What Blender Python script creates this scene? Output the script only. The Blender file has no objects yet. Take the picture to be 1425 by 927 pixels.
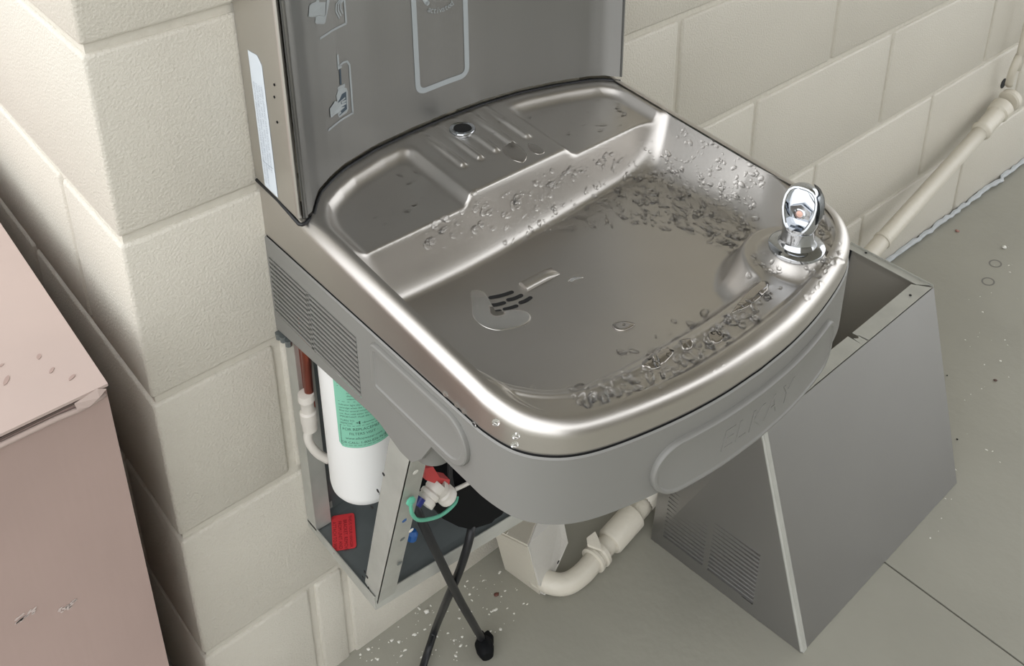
import bpy, bmesh, math, random
import numpy as np
from mathutils import Vector, Matrix
S = bpy.context.scene
COL = S.collection
PI = math.pi
random.seed(7); RNG = np.random.RandomState(11)

# ---------------------------------------------------------------- camera
cam = bpy.data.objects.new('camera', bpy.data.cameras.new('camera')); COL.objects.link(cam)
M3 = [[0.758368, 0.285048, -0.586196], [-0.651794, 0.32264, -0.686344], [-0.006511, 0.90258, 0.430473]]
m = Matrix(M3).to_4x4(); m.translation = (-0.2508,-0.8744,1.3867)
cam.matrix_world = m
cam.data.sensor_width = 36; cam.data.lens = 36*1457.7/1425
cam.data.shift_x = 0; cam.data.shift_y = -(463.5-69.87)/1425     # the photo is the lower part of a taller frame
cam.data.clip_start = .02
S.camera = cam
# ---------------------------------------------------------------- light
w = bpy.data.worlds.new('sky'); S.world = w; w.use_nodes = True
bg = w.node_tree.nodes['Background']; bg.inputs[0].default_value = (.97, .985, 1, 1); bg.inputs[1].default_value = 2.45
S.view_settings.view_transform = 'Standard'; S.view_settings.look = 'None'
S.view_settings.exposure = 0; S.view_settings.gamma = 1; S.view_settings.use_curve_mapping = False

# ---------------------------------------------------------------- helpers
def lin(c):
    return tuple(((v/255)/12.92 if v/255 <= .04045 else ((v/255+.055)/1.055)**2.4) for v in c)+(1,)
def mat(name, rgb, rough=.5, metal=0, bump=None, var=None, rvar=None, spec=.5, **kw):
    """bump=(scale, distance, detail); var=(scale, amount) colour mottling; rvar=(scale, amount)"""
    M = bpy.data.materials.new(name); M.use_nodes = True; nt = M.node_tree; b = nt.nodes['Principled BSDF']
    b.inputs['Base Color'].default_value = lin(rgb); b.inputs['Roughness'].default_value = rough
    b.inputs['Metallic'].default_value = metal; b.inputs['Specular IOR Level'].default_value = spec
    tc = nt.nodes.new('ShaderNodeTexCoord'); co = tc.outputs['Object']
    gm = nt.nodes.new('ShaderNodeNewGeometry'); co = gm.outputs['Position']
    def noise(scale, detail=3, stretch=None):
        n = nt.nodes.new('ShaderNodeTexNoise'); n.inputs['Scale'].default_value = scale; n.inputs['Detail'].default_value = detail
        src = co
        if stretch:
            mp = nt.nodes.new('ShaderNodeMapping'); mp.inputs['Scale'].default_value = stretch
            nt.links.new(co, mp.inputs[0]); src = mp.outputs[0]
        nt.links.new(src, n.inputs['Vector']); return n
    if var:
        n = noise(var[0], 4, var[2] if len(var) > 2 else None)
        mx = nt.nodes.new('ShaderNodeMix'); mx.data_type = 'RGBA'; mx.blend_type = 'MULTIPLY'
        mx.inputs[0].default_value = 1
        mx.inputs[6].default_value = lin(rgb)
        r = nt.nodes.new('ShaderNodeMapRange'); r.inputs['From Min'].default_value = .3; r.inputs['From Max'].default_value = .7
        r.inputs['To Min'].default_value = 1-var[1]; r.inputs['To Max'].default_value = 1+var[1]*.5
        nt.links.new(n.outputs[0], r.inputs[0]); nt.links.new(r.outputs[0], mx.inputs[7]); nt.links.new(mx.outputs[2], b.inputs['Base Color'])
    if rvar:
        n = noise(rvar[0], 4, rvar[2] if len(rvar) > 2 else None)
        r = nt.nodes.new('ShaderNodeMapRange'); r.inputs['From Min'].default_value = .3; r.inputs['From Max'].default_value = .7
        r.inputs['To Min'].default_value = rough-rvar[1]; r.inputs['To Max'].default_value = rough+rvar[1]
        nt.links.new(n.outputs[0], r.inputs[0]); nt.links.new(r.outputs[0], b.inputs['Roughness'])
    if bump:
        n = noise(bump[0], bump[2] if len(bump) > 2 else 3, bump[3] if len(bump) > 3 else None)
        bp = nt.nodes.new('ShaderNodeBump'); bp.inputs['Distance'].default_value = bump[1]; bp.inputs['Strength'].default_value = 1
        nt.links.new(n.outputs[0], bp.inputs['Height']); nt.links.new(bp.outputs[0], b.inputs['Normal'])
    for k, v in kw.items(): b.inputs[k.replace('_', ' ')].default_value = v
    return M
PAINT = mat('cream_block_paint', (207,202,190), .42, bump=(340, .0013, 4), var=(3, .05))
PAINTW = mat('white_block_paint', (207,202,190), .42, bump=(230, .0016, 3), var=(3, .03))
MORTAR = mat('painted_mortar', (206,201,189), .5, bump=(90, .002, 3))
FLOORM = mat('grey_floor_paint', (150,148,137), .38, bump=(60, .0006, 3), var=(5, .07), rvar=(8, .08))
CEIL = mat('ceiling_paint', (170,166,158), .7)
STEEL = mat('satin_steel', (200,196,191), .35, 1, rvar=(7, .05), var=(6, .06), bump=(900, .00004, 2))
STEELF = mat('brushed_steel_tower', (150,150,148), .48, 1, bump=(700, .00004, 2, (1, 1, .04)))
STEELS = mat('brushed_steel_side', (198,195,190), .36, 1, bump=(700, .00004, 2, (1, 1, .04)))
STEELP = mat('brushed_steel_panel', (166,165,164), .38, 1, var=(3, .05), bump=(700, .00004, 2, (.04, 1, 1)))
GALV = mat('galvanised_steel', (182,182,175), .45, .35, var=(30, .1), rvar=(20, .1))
GALVD = mat('galvanised_shaded', (112,118,118), .42, .4, var=(25, .12))  # darker copy of the galvanised steel, dim frame interior put into the colour
PLAS = mat('grey_plastic', (123,122,118), .42, bump=(1500, .00003, 2))
CHROME = mat('chrome', (186,189,193), .08, 1)
DARK = mat('gap_shade_black', (18,18,19), .7)  # flat black that paints the shade inside gaps, slots and holes
BLACKR = mat('black_rubber', (24,25,28), .45)
BLACKP = mat('black_plastic', (12,13,15), .6, spec=.15)
WHITE = mat('white_plastic', (232,232,230), .35)
OFFW = mat('off_white_fitting', (205,200,192), .4)
GREEN = mat('green_label', (128,190,165), .5)
PRINT = mat('dark_print', (40,70,62), .6)
BLACKINK = mat('black_ink', (60,60,60), .6)
RED = mat('red_sticker', (208,58,62), .45)
REDINK = mat('red_sticker_ink', (120,22,32), .6)
REDP = mat('red_plastic', (190,60,62), .3)
PINKC = mat('copper', (160,84,66), .3, .9)
LABW = mat('white_label', (214,222,230), .5)
LABG = mat('grey_label_print', (176,184,194), .6)
ICON = mat('pale_grey_print', (162,168,170), .5)
ICOND = mat('slate_print', (62,76,88), .5)
CREAM = mat('cream_pipe_paint', (206,200,186), .4, bump=(120, .0008, 2))
CREAMW = mat('pale_cover_paint', (206,203,196), .45, bump=(120, .0006, 2))
GREENW = mat('green_wire', (96,178,150), .4)
BLUE = mat('blue_plastic', (34,92,160), .4)
NAVY = mat('navy_plastic', (30,40,110), .4)
CARD = mat('pinkish_brown_cardboard', (172,150,142), .75, bump=(60, .0006, 2, (1, 1, .15)), var=(4, .08))
CARDT = mat('sky_lit_cardboard', (180,162,154), .75, var=(6, .05))  # lighter cardboard copy, sky light on the top put into its colour
CARDD = mat('cardboard_slit_shade', (92,78,72), .85)  # darkened cardboard that paints the shaded slit under the top flap
SCUFF = mat('white_scuff', (196,182,176), .8)
STAIN = mat('brown_stain', (160,138,130), .8)
SEAL = mat('bluish_white_sealant', (176,180,182), .55, bump=(80, .002, 3))
FLAKE = mat('white_paint_flake', (222,220,212), .6)
LEAF = mat('dark_crumb', (92,70,62), .8)
MARK = mat('floor_ring_mark', (112,110,104), .6)
WATER = mat('water', (255,255,255), .02, 0, IOR=1.33, Transmission_Weight=1.0)
NOZ = mat('pinkish_nozzle', (205,165,150), .3, .3)

def prop(o, label=None, cat=None, group=None, kind=None):
    if label: o['label'] = label
    if cat: o['category'] = cat
    if group: o['group'] = group
    if kind: o['kind'] = kind
    return o
def thing(name, label, cat, loc=(0,0,0), group=None):
    o = bpy.data.objects.new(name, None); COL.objects.link(o); o.location = loc; o.empty_display_size = .05
    return prop(o, label, cat, group)
def mk(name, V, F, mt, parent=None, smooth=False, label=None):
    """one mesh object; vertices are world coordinates"""
    me = bpy.data.meshes.new(name)
    off = Vector(parent.matrix_world.translation) if parent else Vector((0,0,0))
    if parent and parent.type == 'MESH': off = Vector(parent['org']) if 'org' in parent else off
    V = [tuple(Vector(v)) for v in V]
    c = Vector((sum(v[0] for v in V)/len(V), sum(v[1] for v in V)/len(V), min(v[2] for v in V)))
    me.from_pydata([tuple(Vector(v)-c) for v in V], [], [tuple(f) for f in F]); me.update()
    me.materials.append(mt)
    if smooth is True:
        for p in me.polygons: p.use_smooth = True
    o = bpy.data.objects.new(name, me); COL.objects.link(o)
    wm = Matrix.Translation(c)
    if parent:
        o.parent = parent; o.matrix_parent_inverse = Matrix.Identity(4)
        o.location = c - world_loc(parent)
    else: o.location = c
    if smooth == 'auto': shade(o)
    if label: o['label'] = label
    return o
def world_loc(o):
    v = Vector(o.location); p = o.parent
    while p: v = v + Vector(p.location); p = p.parent
    return v
def shade(o, ang=35):
    me = o.data
    bm = bmesh.new(); bm.from_mesh(me)
    for f in bm.faces: f.smooth = True
    for e in bm.edges:
        if len(e.link_faces) == 2:
            e.smooth = e.calc_face_angle(0) < math.radians(ang)
    bm.to_mesh(me); bm.free()
def frombm(name, bm, mt, parent=None, smooth=False, label=None):
    bm.verts.index_update(); bm.faces.index_update()
    V = [v.co.copy() for v in bm.verts]; F = [[v.index for v in f.verts] for f in bm.faces]; bm.free()
    return mk(name, V, F, mt, parent, smooth, label)
def merge(parts):
    V = []; F = []
    for v, f in parts:
        n = len(V); V += list(v); F += [tuple(i+n for i in q) for q in f]
    return V, F
def boxg(x0, x1, y0, y1, z0, z1):
    V = [(x0,y0,z0),(x1,y0,z0),(x1,y1,z0),(x0,y1,z0),(x0,y0,z1),(x1,y0,z1),(x1,y1,z1),(x0,y1,z1)]
    return V, [(0,3,2,1),(4,5,6,7),(0,1,5,4),(1,2,6,5),(2,3,7,6),(3,0,4,7)]
def bevbox(x0, x1, y0, y1, z0, z1, r, seg=2):
    bm = bmesh.new(); V, F = boxg(x0, x1, y0, y1, z0, z1)
    vs = [bm.verts.new(v) for v in V]
    for f in F: bm.faces.new([vs[i] for i in f])
    bmesh.ops.bevel(bm, geom=bm.edges[:], offset=r, segments=seg, affect='EDGES', profile=.5)
    return bm
def bmg(bm):
    bm.verts.index_update(); V = [tuple(v.co) for v in bm.verts]; F = [[v.index for v in f.verts] for f in bm.faces]; bm.free(); return V, F
def plateg(P, t, n=None):
    """polygon P (world) thickened by t along its normal"""
    P = [Vector(p) for p in P]
    if n is None:
        n = Vector((0,0,0))
        for i in range(len(P)):
            a, b = P[i], P[(i+1) % len(P)]
            n += Vector(((a.y-b.y)*(a.z+b.z), (a.z-b.z)*(a.x+b.x), (a.x-b.x)*(a.y+b.y)))
        n.normalize()
    n = Vector(n); k = len(P)
    V = [p for p in P]+[p+n*t for p in P]
    F = [tuple(range(k))[::-1], tuple(range(k, 2*k))]+[(i, (i+1) % k, (i+1) % k+k, i+k) for i in range(k)]
    return V, F
def tubeg(P, r, n=12, sm=6, cap=True):
    P = [Vector(p) for p in (catmull([tuple(p) for p in P], sm) if sm else P)]
    k = len(P); R = r if callable(r) else (lambda t: r)
    V = []; F = []; prev = None
    for i, p in enumerate(P):
        t = (P[min(i+1, k-1)]-P[max(i-1, 0)]).normalized()
        if prev is None:
            a = t.cross(Vector((0,0,1)))
            if a.length < .1: a = t.cross(Vector((1,0,0)))
            a.normalize()
        else: a = (prev-t*prev.dot(t)).normalized()
        prev = a; b = t.cross(a)
        for j in range(n):
            an = 2*PI*j/n; V.append(p+(a*math.cos(an)+b*math.sin(an))*R(i/(k-1)))
    for i in range(k-1):
        for j in range(n): F.append((i*n+j, i*n+(j+1) % n, (i+1)*n+(j+1) % n, (i+1)*n+j))
    if cap: F.append(tuple(range(n))[::-1]); F.append(tuple(range((k-1)*n, k*n)))
    return V, F
def latheg(prof, n=32, org=(0,0,0), axis=(0,0,1)):
    """prof: list of (radius, height) along axis from org"""
    ax = Vector(axis).normalized(); a = ax.orthogonal().normalized(); b = ax.cross(a); o = Vector(org)
    V = []; F = []
    for r, h in prof:
        for j in range(n):
            t = 2*PI*j/n; V.append(o+ax*h+(a*math.cos(t)+b*math.sin(t))*max(r, 1e-5))
    k = len(prof)
    for i in range(k-1):
        for j in range(n): F.append((i*n+j, i*n+(j+1) % n, (i+1)*n+(j+1) % n, (i+1)*n+j))
    F.append(tuple(range(n))[::-1]); F.append(tuple(range((k-1)*n, k*n)))
    return V, F
def textg(s, size, fn, extrude=0, align='LEFT', spacing=1.0):
    """letters as mesh; fn maps the flat (x, y, z) of the text to the world"""
    cu = bpy.data.curves.new('t', 'FONT'); cu.body = s; cu.size = size; cu.extrude = extrude; cu.align_x = align; cu.resolution_u = 3
    cu.space_character = spacing
    o = bpy.data.objects.new('t', cu); COL.objects.link(o)
    bpy.context.view_layer.update()
    dg = bpy.context.evaluated_depsgraph_get(); me = bpy.data.meshes.new_from_object(o.evaluated_get(dg))
    V = [tuple(fn(v.co.x, v.co.y, v.co.z)) for v in me.vertices]; F = [tuple(p.vertices) for p in me.polygons]
    bpy.data.objects.remove(o); bpy.data.curves.remove(cu); bpy.data.meshes.remove(me)
    return V, F

# ---- basin shape: outline and height of the pressed steel top (x along the wall, -y out of the wall)
XC = .380
def catmull(P, n=8, closed=False):
    P = np.array(P, float); out = []
    m = len(P)
    rng = range(m) if closed else range(m-1)
    for i in rng:
        p0 = P[(i-1) % m] if closed or i > 0 else 2*P[0]-P[1]
        p1 = P[i]; p2 = P[(i+1) % m]
        p3 = P[(i+2) % m] if closed or i+2 < m else 2*P[-1]-P[-2]
        for k in range(n):
            t = k/n
            out.append(.5*((2*p1)+(-p0+p2)*t+(2*p0-5*p1+4*p2-p3)*t*t+(-p0+3*p1-3*p2+p3)*t**3))
    if not closed: out.append(P[-1])
    return np.array(out)
FRONT_HALF = [(0,-.472),(.05,-.4697),(.10,-.4627),(.15,-.451),(.185,-.4385),(.208,-.4225),(.224,-.400),(.2308,-.370),(.2315,-.335),(.2315,-.20),(.2315,-.09)]
def outline():
    H = catmull(FRONT_HALF, 8)
    L = [(-a, b) for a, b in H[::-1]][:-1] + [tuple(h) for h in H]
    L = np.array(L); L[:, 0] += XC
    return L                      # from back left, round the front, to back right
def inset(L, d):
    T = np.gradient(L, axis=0); T /= np.linalg.norm(T, axis=1)[:, None]
    N = np.stack([-T[:, 1], T[:, 0]], 1)      # inward for this direction of travel
    return L + N*d
def arc_y(x):                     # plan curve of the bottle filler's concave front
    xs = np.array([.145,.163,.171,.187,.210,.232,.276,.33,.38,.43,.484,.528,.573,.590,.603,.616])
    ys = np.array([-.090,-.083,-.073,-.056,-.043,-.034,-.0245,-.0205,-.0195,-.0215,-.0285,-.040,-.056,-.066,-.080,-.090])
    return np.interp(x, xs, ys)
def smax(a, b, k):
    h = np.clip(.5+.5*(a-b)/k, 0, 1); return b*(1-h)+a*h+k*h*(1-h)
def smin(a, b, k): return -smax(-a, -b, k)
def zrim(y): return .80+.09*y
BUB = (.507, -.414)
DRN = (.288, -.236)
def front_edge(x, y0, r):         # distance inside the curved front line
    return y - 0
def height(x, y):
    u = x-XC; au = np.abs(u)
    zr = zrim(y)
    # bowl
    yfe = -.421 + .62*u*u + 6.*np.maximum(au-.14, 0)**2
    b = smin(x-.160, (.600-x)*.5, .02)
    b = smin(b, -.148-y, .022)
    b = smin(b, (y-yfe)*.95, .045)
    db = np.sqrt((x-BUB[0])**2+(y-BUB[1])**2)
    b = smin(b, db-.046, .008)
    wl = np.interp(y, [-.37, -.29], [1.7, 3.4])+.0*u
    floor_z = .711+.055*np.sqrt((x-DRN[0])**2+(y-DRN[1])**2+.0004)
    F = zr-floor_z
    kc = np.interp(y, [-.40, -.34, -.28], [.0055, .006, .009]); kf = np.interp(y, [-.38, -.30, -.22], [.012, .030, .034])
    dbowl = smin(smax(0*b, b*wl, kc), F, kf)
    # rear shelves
    ra = arc_y(x)
    sh = smin(smax(x-.166, 0*x-1, .01), .594-x, .012)
    sh = smin(sh, (ra-.0135)-y, .025)
    plat = np.maximum(au-.066, -1)
    sh = smin(sh, plat, .016)
    sh = smin(sh, y+.30, .02)
    dsh = smin(smax(0*sh, sh*1.1, .004), .0125+0*sh, .006)
    # front ledge behind the raised rim
    yg = -.4545 + .55*u*u + 9.*np.maximum(au-.15, 0)**2
    lg = smin((y-yg), .212-au, .02)
    lg = smin(lg, -.30-y, .02)
    dl = smin(smax(0*lg, lg*1.0, .002), .0072+0*lg, .002)
    d = smax(smax(dbowl, dsh, .005), dl, .004)
    z = zr-d
    # beads pressed into the middle platform
    for xb in (.336,.359,.382,.405,.428):
        t = np.clip(y, -.104, -.030)
        r = np.sqrt((x-xb)**2+(y-t)**2)
        amp = .0042*np.clip((-.015-y)/.06, .3, 1)
        z = z + amp*np.exp(-(r/.0046)**2.6)
    # seat of the bubbler
    m = np.clip((.040-db)/.026, 0, 1); m = m*m*(3-2*m)
    z = z + (zrim(y)+.009-z)*m
    z = z + .0014*np.exp(-((b+.0045)/.0030)**2)*np.clip((-.34-y)/.03, 0, 1)*np.clip((db-.05)/.01, 0, 1)
    # spout drain dimple
    r = np.sqrt((x-.3775)**2+(y+.052)**2)
    z = z + (-.0012)*np.exp(-(r/.020)**4)
    return z

# ================================================================ SETTING
H8 = .2032; Z0 = .1800                    # first bed joint above the floor
J = .0045; BV = .0045                     # half joint width, arris radius
wall = prop(mk('wall_back', *boxg(.0045, 3.6, .0045, .20, 0, 2.7), MORTAR), 'cream painted concrete block wall behind the fountain', kind='structure')
wleft = prop(mk('wall_left', *boxg(.0045, .19, .20, 2.0, 0, 2.7), MORTAR), 'bright return face of the block wall beside the carton', kind='structure')
blockmesh = {}
def block(x0, x1, z0, z1, y0=0, y1=.19, parent=wall):
    w_, h_, d_ = round(x1-x0, 4), round(z1-z0, 4), round(y1-y0, 4)
    key = (w_, h_, d_)
    if key not in blockmesh:
        bm = bevbox(0, w_, 0, d_, 0, h_, BV, 2)
        bm.verts.index_update(); me = bpy.data.meshes.new('concrete_block')
        bm.to_mesh(me); bm.free(); me.materials.append(PAINT)
        for p in me.polygons: p.use_smooth = True
        blockmesh[key] = me
    o = bpy.data.objects.new('concrete_block', blockmesh[key]); COL.objects.link(o); o.parent = parent
    o.location = Vector((x0, y0, z0))-world_loc(parent)
    if w_ > .02: shade_mesh(blockmesh[key])
    return o
done = set()
def shade_mesh(me):
    if me.name in done: return
    done.add(me.name)
    bm = bmesh.new(); bm.from_mesh(me)
    for e in bm.edges:
        if len(e.link_faces) == 2: e.smooth = e.calc_face_angle(0) < math.radians(50)
    bm.to_mesh(me); bm.free()
rows = [(-.003, Z0)]+[(Z0+i*H8, Z0+(i+1)*H8) for i in range(13)]
for i, (za, zb) in enumerate(rows):
    zb = min(zb, 2.7)
    half = (i % 2 == 0)
    xs = [0, .2020]+[.2020+.4064*k for k in range(1, 10)] if half else [0]+[.4055+.4064*k for k in range(0, 9)]
    if i == 0: xs = [0, .149, .198]+xs[2:]
    if i == 2: xs = [0, .1455]+xs[1:]
    xs = [x for x in xs if x < 3.6]
    for k in range(len(xs)-1):
        a, b = xs[k], xs[k+1]
        dep = .19
        if k == 0: dep = (.365 if half else .162)
        block(a+(0 if k == 0 else J), b-J, za+(J if i else 0), zb-J, 0, dep)
    # return face
    ys = [.37, .776, 1.183, 1.59] if half else [.167, .573, .98, 1.386]
    for k in range(3): block(0, .185, za+(J if i else 0), zb-J, ys[k]+J, ys[k+1]-J, wleft)
floor = prop(mk('floor', *boxg(-12, 16, -12, 6, -.06, -.012), DARK), 'grey painted concrete floor with a saw-cut joint', kind='structure')
mk('floor_slab', *boxg(-12, .8845, -12, 6, -.012, 0), FLOORM, floor)
mk('floor_slab', *boxg(.8875, 16, -12, 6, -.012, 0), FLOORM, floor)
prop(mk('light_block_wall', *boxg(-2.5, 4.5, -5.2, -5.0, 0, 3.1), mat('light_block_paint', (112,108,98), .7)), 'unseen opposite wall, added and darkened to cut light from the front', kind='structure')  # unseen wall added to block sky light and darken the steel's reflections
prop(mk('ceiling', *boxg(-.35, 3.9, -2.5, 3, 2.7, 2.85), CEIL), 'unseen soffit added above the fountain, edges set to shape the sky light', kind='structure')  # unseen slab added overhead; its edges set how much sky light comes in
# sealant bead along the foot of the wall, right of the fountain
V = []; F = []
n = 150
for i in range(n+1):
    x = 1.10+2.3*i/n; r = .0055+.0045*RNG.rand(); dy = .002*RNG.randn()
    for j in range(6):
        a = PI*j/5; V.append((x, -.001-abs(math.sin(a))*r*1.1+min(dy, 0), max(0, math.cos(a/2)*r*1.5)))
for i in range(n):
    for j in range(5): F.append((i*6+j, i*6+j+1, i*6+j+7, i*6+j+6))
prop(mk('trim_1', V, F, SEAL, None, True), 'ragged bluish-white sealant line where wall meets floor', kind='structure')

# ================================================================ FOUNTAIN
ftn = thing('drinking_fountain', 'stainless steel wall drinking fountain with wet basin and grey plastic skirt, lower cover removed', 'drinking fountain', (.380, 0, .295))
# basin top, interior surface: columns follow the inset outline
OUT = outline(); OUT[:, 0] = OUT[:, 0]
ext = np.array([[OUT[0, 0], 0.0]]); ext2 = np.array([[OUT[-1, 0], 0.0]])
RR = .0135
IN = inset(OUT, RR)
half = len(IN)//2
def front_in(x):
    i0 = np.argmin(IN[:, 0]); 
    seg = IN[(IN[:, 1] < -.330)]
    o = np.argsort(seg[:, 0]); return np.interp(x, seg[o, 0], seg[o, 1])
NX, NY = 330, 330
s = np.linspace(-1, 1, NX); s = np.sign(s)*(1-(1-abs(s))**1.25)
xs = XC+s*(.2315-RR)
yf = front_in(xs); yr = arc_y(xs)+.004
t = np.linspace(0, 1, NY); t = t-.06*np.sin(2*PI*t)
X = np.repeat(xs[:, None], NY, 1); Yg = yr[:, None]+(yf-yr)[:, None]*t[None, :]
Zg = height(X, Yg)
V = np.stack([X, Yg, Zg], -1).reshape(-1, 3)
idx = np.arange(NX*NY).reshape(NX, NY)
F = np.stack([idx[:-1, :-1], idx[:-1, 1:], idx[1:, 1:], idx[1:, :-1]], -1).reshape(-1, 4)
V = V.tolist(); F = F.tolist()
# rolled lip and outer band, swept along the outline and back to the wall
L2 = np.vstack([[[OUT[0, 0], 0.0]], [[OUT[0, 0], -.045]], OUT, [[OUT[-1, 0], -.045]], [[OUT[-1, 0], 0.0]]])
prof = [(.003, 'b', .0008), (.0, 'b', .0012), (.0, 'b', .003), (.0, 'm', 0)]+[(RR*(1-math.cos(a)), 't', RR*(math.sin(a)-1)) for a in np.linspace(0, PI/2, 9)]+[(RR+.002, 't', 0)]
n0 = len(V)
rings = []
for d, k, dz in prof:
    I = inset(L2, d)
    zr = zrim(np.maximum(I[:, 1], -.5))
    z = {'b': np.full(len(I), .7305)+dz, 't': zr+dz, 'm': .5*(zr-RR+.7325)}[k]
    rings.append(np.column_stack([I, z]))
R_ = np.array(rings); k, m_ = R_.shape[:2]
V += R_.reshape(-1, 3).tolist()
for i in range(k-1):
    for j in range(m_-1): F.append((n0+i*m_+j, n0+i*m_+j+1, n0+(i+1)*m_+j+1, n0+(i+1)*m_+j))
basin = mk('basin', V, F, STEEL, ftn, True, 'satin stainless basin with rear shelves and rolled lip')
# plastic skirt, swept along the same outline; louvre opening left free on the left side
HO = inset(np.vstack([[[OUT[0, 0], 0.0]], [[OUT[0, 0], -.045]], OUT, [[OUT[-1, 0], -.045]], [[OUT[-1, 0], 0.0]]]), -.0015)
# refine along the left side so the opening has clean ends
pts = [tuple(p) for p in HO]
left = [(pts[0][0], y) for y in (0, -.004, -.03, -.082, -.1, -.14, -.1745, -.19, -.205, -.222, -.240, -.258, -.275, -.292, -.31)]
rest = [p for p in pts if not (p[0] < .2 and p[1] > -.315)]
HO = np.array(left+rest)
def zbot(x, y):
    if x < .2 and y > -.292: return float(np.interp(-y, [0,.1,.19,.205,.24,.258,.275,.292], [.603,.611,.618,.617,.606,.6065,.625,.652]))
    return .6535
levels = 8
V = []; F = []; m_ = len(HO)
HI = inset(HO, .004)
HT = inset(HO, .0035)
def lv(p):
    zb = zbot(*p); a = min(max(zb+.003, .6285), .6285) if zb < .627 else zb+.003
    return [zb, zb+.0015, max(zb+.0025, .6285), max(zb+.012, .648), max(zb+.03, .668), .7048, .722, .7275, .7290]
offs = [.004, 0, 0, 0, 0, 0, 0, .0, .0015]
O1 = [inset(HO, o) for o in offs]
for j in range(m_):
    z = lv(HO[j])
    for i in range(9): V.append((O1[i][j][0], O1[i][j][1], z[i]))
    V.append((HI[j][0], HI[j][1], z[0])); V.append((HI[j][0], HI[j][1], .7290))
for j in range(m_-1):
    for i in range(8):
        hole = j < 6 and j >= 1 and i in (2, 3, 4)
        if not hole: F.append((j*11+i, (j+1)*11+i, (j+1)*11+i+1, j*11+i+1))
    if not (1 <= j < 6): F.append((j*11+9, j*11+10, (j+1)*11+10, (j+1)*11+9))
hous = mk('skirt', V, F, PLAS, ftn, 'auto', 'matt grey plastic skirt below the steel lip')
sg = inset(HO, .0026); V = [(p[0], p[1], z) for p in sg for z in (.7265, .7320)]
mk('seam_shade', V, [(2*i, 2*i+2, 2*i+3, 2*i+1) for i in range(len(sg)-1)], DARK, ftn)  # black strip painting the shade in the seam under the steel band
# cup-shaped boss that takes the post
mk('post_boss', *latheg([(.019,0),(.020,.012),(.0265,.03),(.0265,.04)], 24, (.1735,-.2585,.6055), (0,0,1)), PLAS, ftn, 'auto')
# louvre
lx = HO[0][0]
lou = mk('louver_shade_backing', *merge([boxg(lx+.006, lx+.009, -.176, -.002, .620, .712), boxg(lx-.0002, lx+.006, -.0865, -.0825, .628, .7048)]), DARK, ftn)  # black sheets put in as the shade behind the slats
lou.data.materials.clear(); lou.data.materials.append(DARK)
mull = mk('louver_mullion', *boxg(lx-.0006, lx+.004, -.0868, -.0822, .628, .7048), PLAS, ftn)
nl = 12; pitch = (.7048-.6285)/nl
slm = None
for i in range(nl):
    z = .6285+pitch*(i+.25)
    V, F = boxg(lx-.0006, lx+.0006, -.1745, -.004, z, z+pitch*.50)
    o = mk('louver_slat', V, F, PLAS, ftn)
    if slm is None: slm = o.data
    else: o.data = slm
# raised pads
def pad(fn, L, Hh, rl, rr, T, name, mt, parent, n=40, inner=None):
    """rounded plate; fn(a, z, depth) -> world; rings of shrinking outline"""
    def ring(e):
        Ht = Hh-e; La = -L+e; Lb = L-e; r1 = max(min(rl-e, Ht), .0005); r2 = max(min(rr-e, Ht), .0005)
        ts = [.5-.5*math.cos(PI*i/n) for i in range(n+1)]
        top = []
        for t in ts:
            a = La+(Lb-La)*t
            if a < La+r1: h = Ht-r1+math.sqrt(max(0, r1*r1-(La+r1-a)**2))
            elif a > Lb-r2: h = Ht-r2+math.sqrt(max(0, r2*r2-(a-(Lb-r2))**2))
            else: h = Ht
            top.append((a, h))
        return top
    V = []; F = []
    P = [(0, -.001), (0, T*.4), (.0006, T*.8), (.0018, T), (.003, T)]
    if inner: P += [(inner, T), (inner+.0012, T-.0012), (inner+.002, T-.0014)]
    for e, d in P:
        rg = ring(e)
        for a, h in rg: V.append(fn(a, h, d))
        for a, h in rg: V.append(fn(a, -h, d))
    k = n+1
    for i in range(len(P)-1):
        b = i*2*k
        for j in range(n):
            F.append((b+j, b+j+1, b+2*k+j+1, b+2*k+j)); F.append((b+k+j+1, b+k+j, b+2*k+k+j, b+2*k+k+j+1))
        F.append((b+k, b, b+2*k, b+2*k+k)); F.append((b+n, b+k+n, b+2*k+k+n, b+2*k+n))
    b = (len(P)-1)*2*k
    for j in range(n): F.append((b+j, b+j+1, b+k+j+1, b+k+j))
    return mk(name, V, F, mt, parent, 'auto')
def side_fn(a, z, d): return (lx-d, -.2765-a, .6935+z-.02*(a)*.0)
pad(side_fn, .0735, .0285, .010, .0285, .0042, 'push_pad', PLAS, ftn, inner=.0065)
HOs = np.array([p for p in HO if p[1] < -.33]); HOs = HOs[np.argsort(HOs[:, 0])]
def hy(x): return float(np.interp(x, HOs[:, 0], HOs[:, 1]))
def front_fn(a, z, d):
    x = .3870+a; y = hy(x); g = (hy(x+.004)-hy(x-.004))/.008; nn = Vector((g, -1, 0)).normalized()
    return (x+nn.x*d, y+nn.y*d, .6795+z)
fp = pad(front_fn, .1330, .0300, .030, .022, .0050, 'push_bar', PLAS, ftn, n=60, inner=.004)
def eb(x, y, z): return front_fn(x-.060+.35*y*.6, y-.011, .0037+z)
mk('embossed_lettering', *textg('ELKAY', .032, eb, .0004, spacing=1.15), PLAS, fp, label='faint embossed lettering on the front bar')
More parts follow.
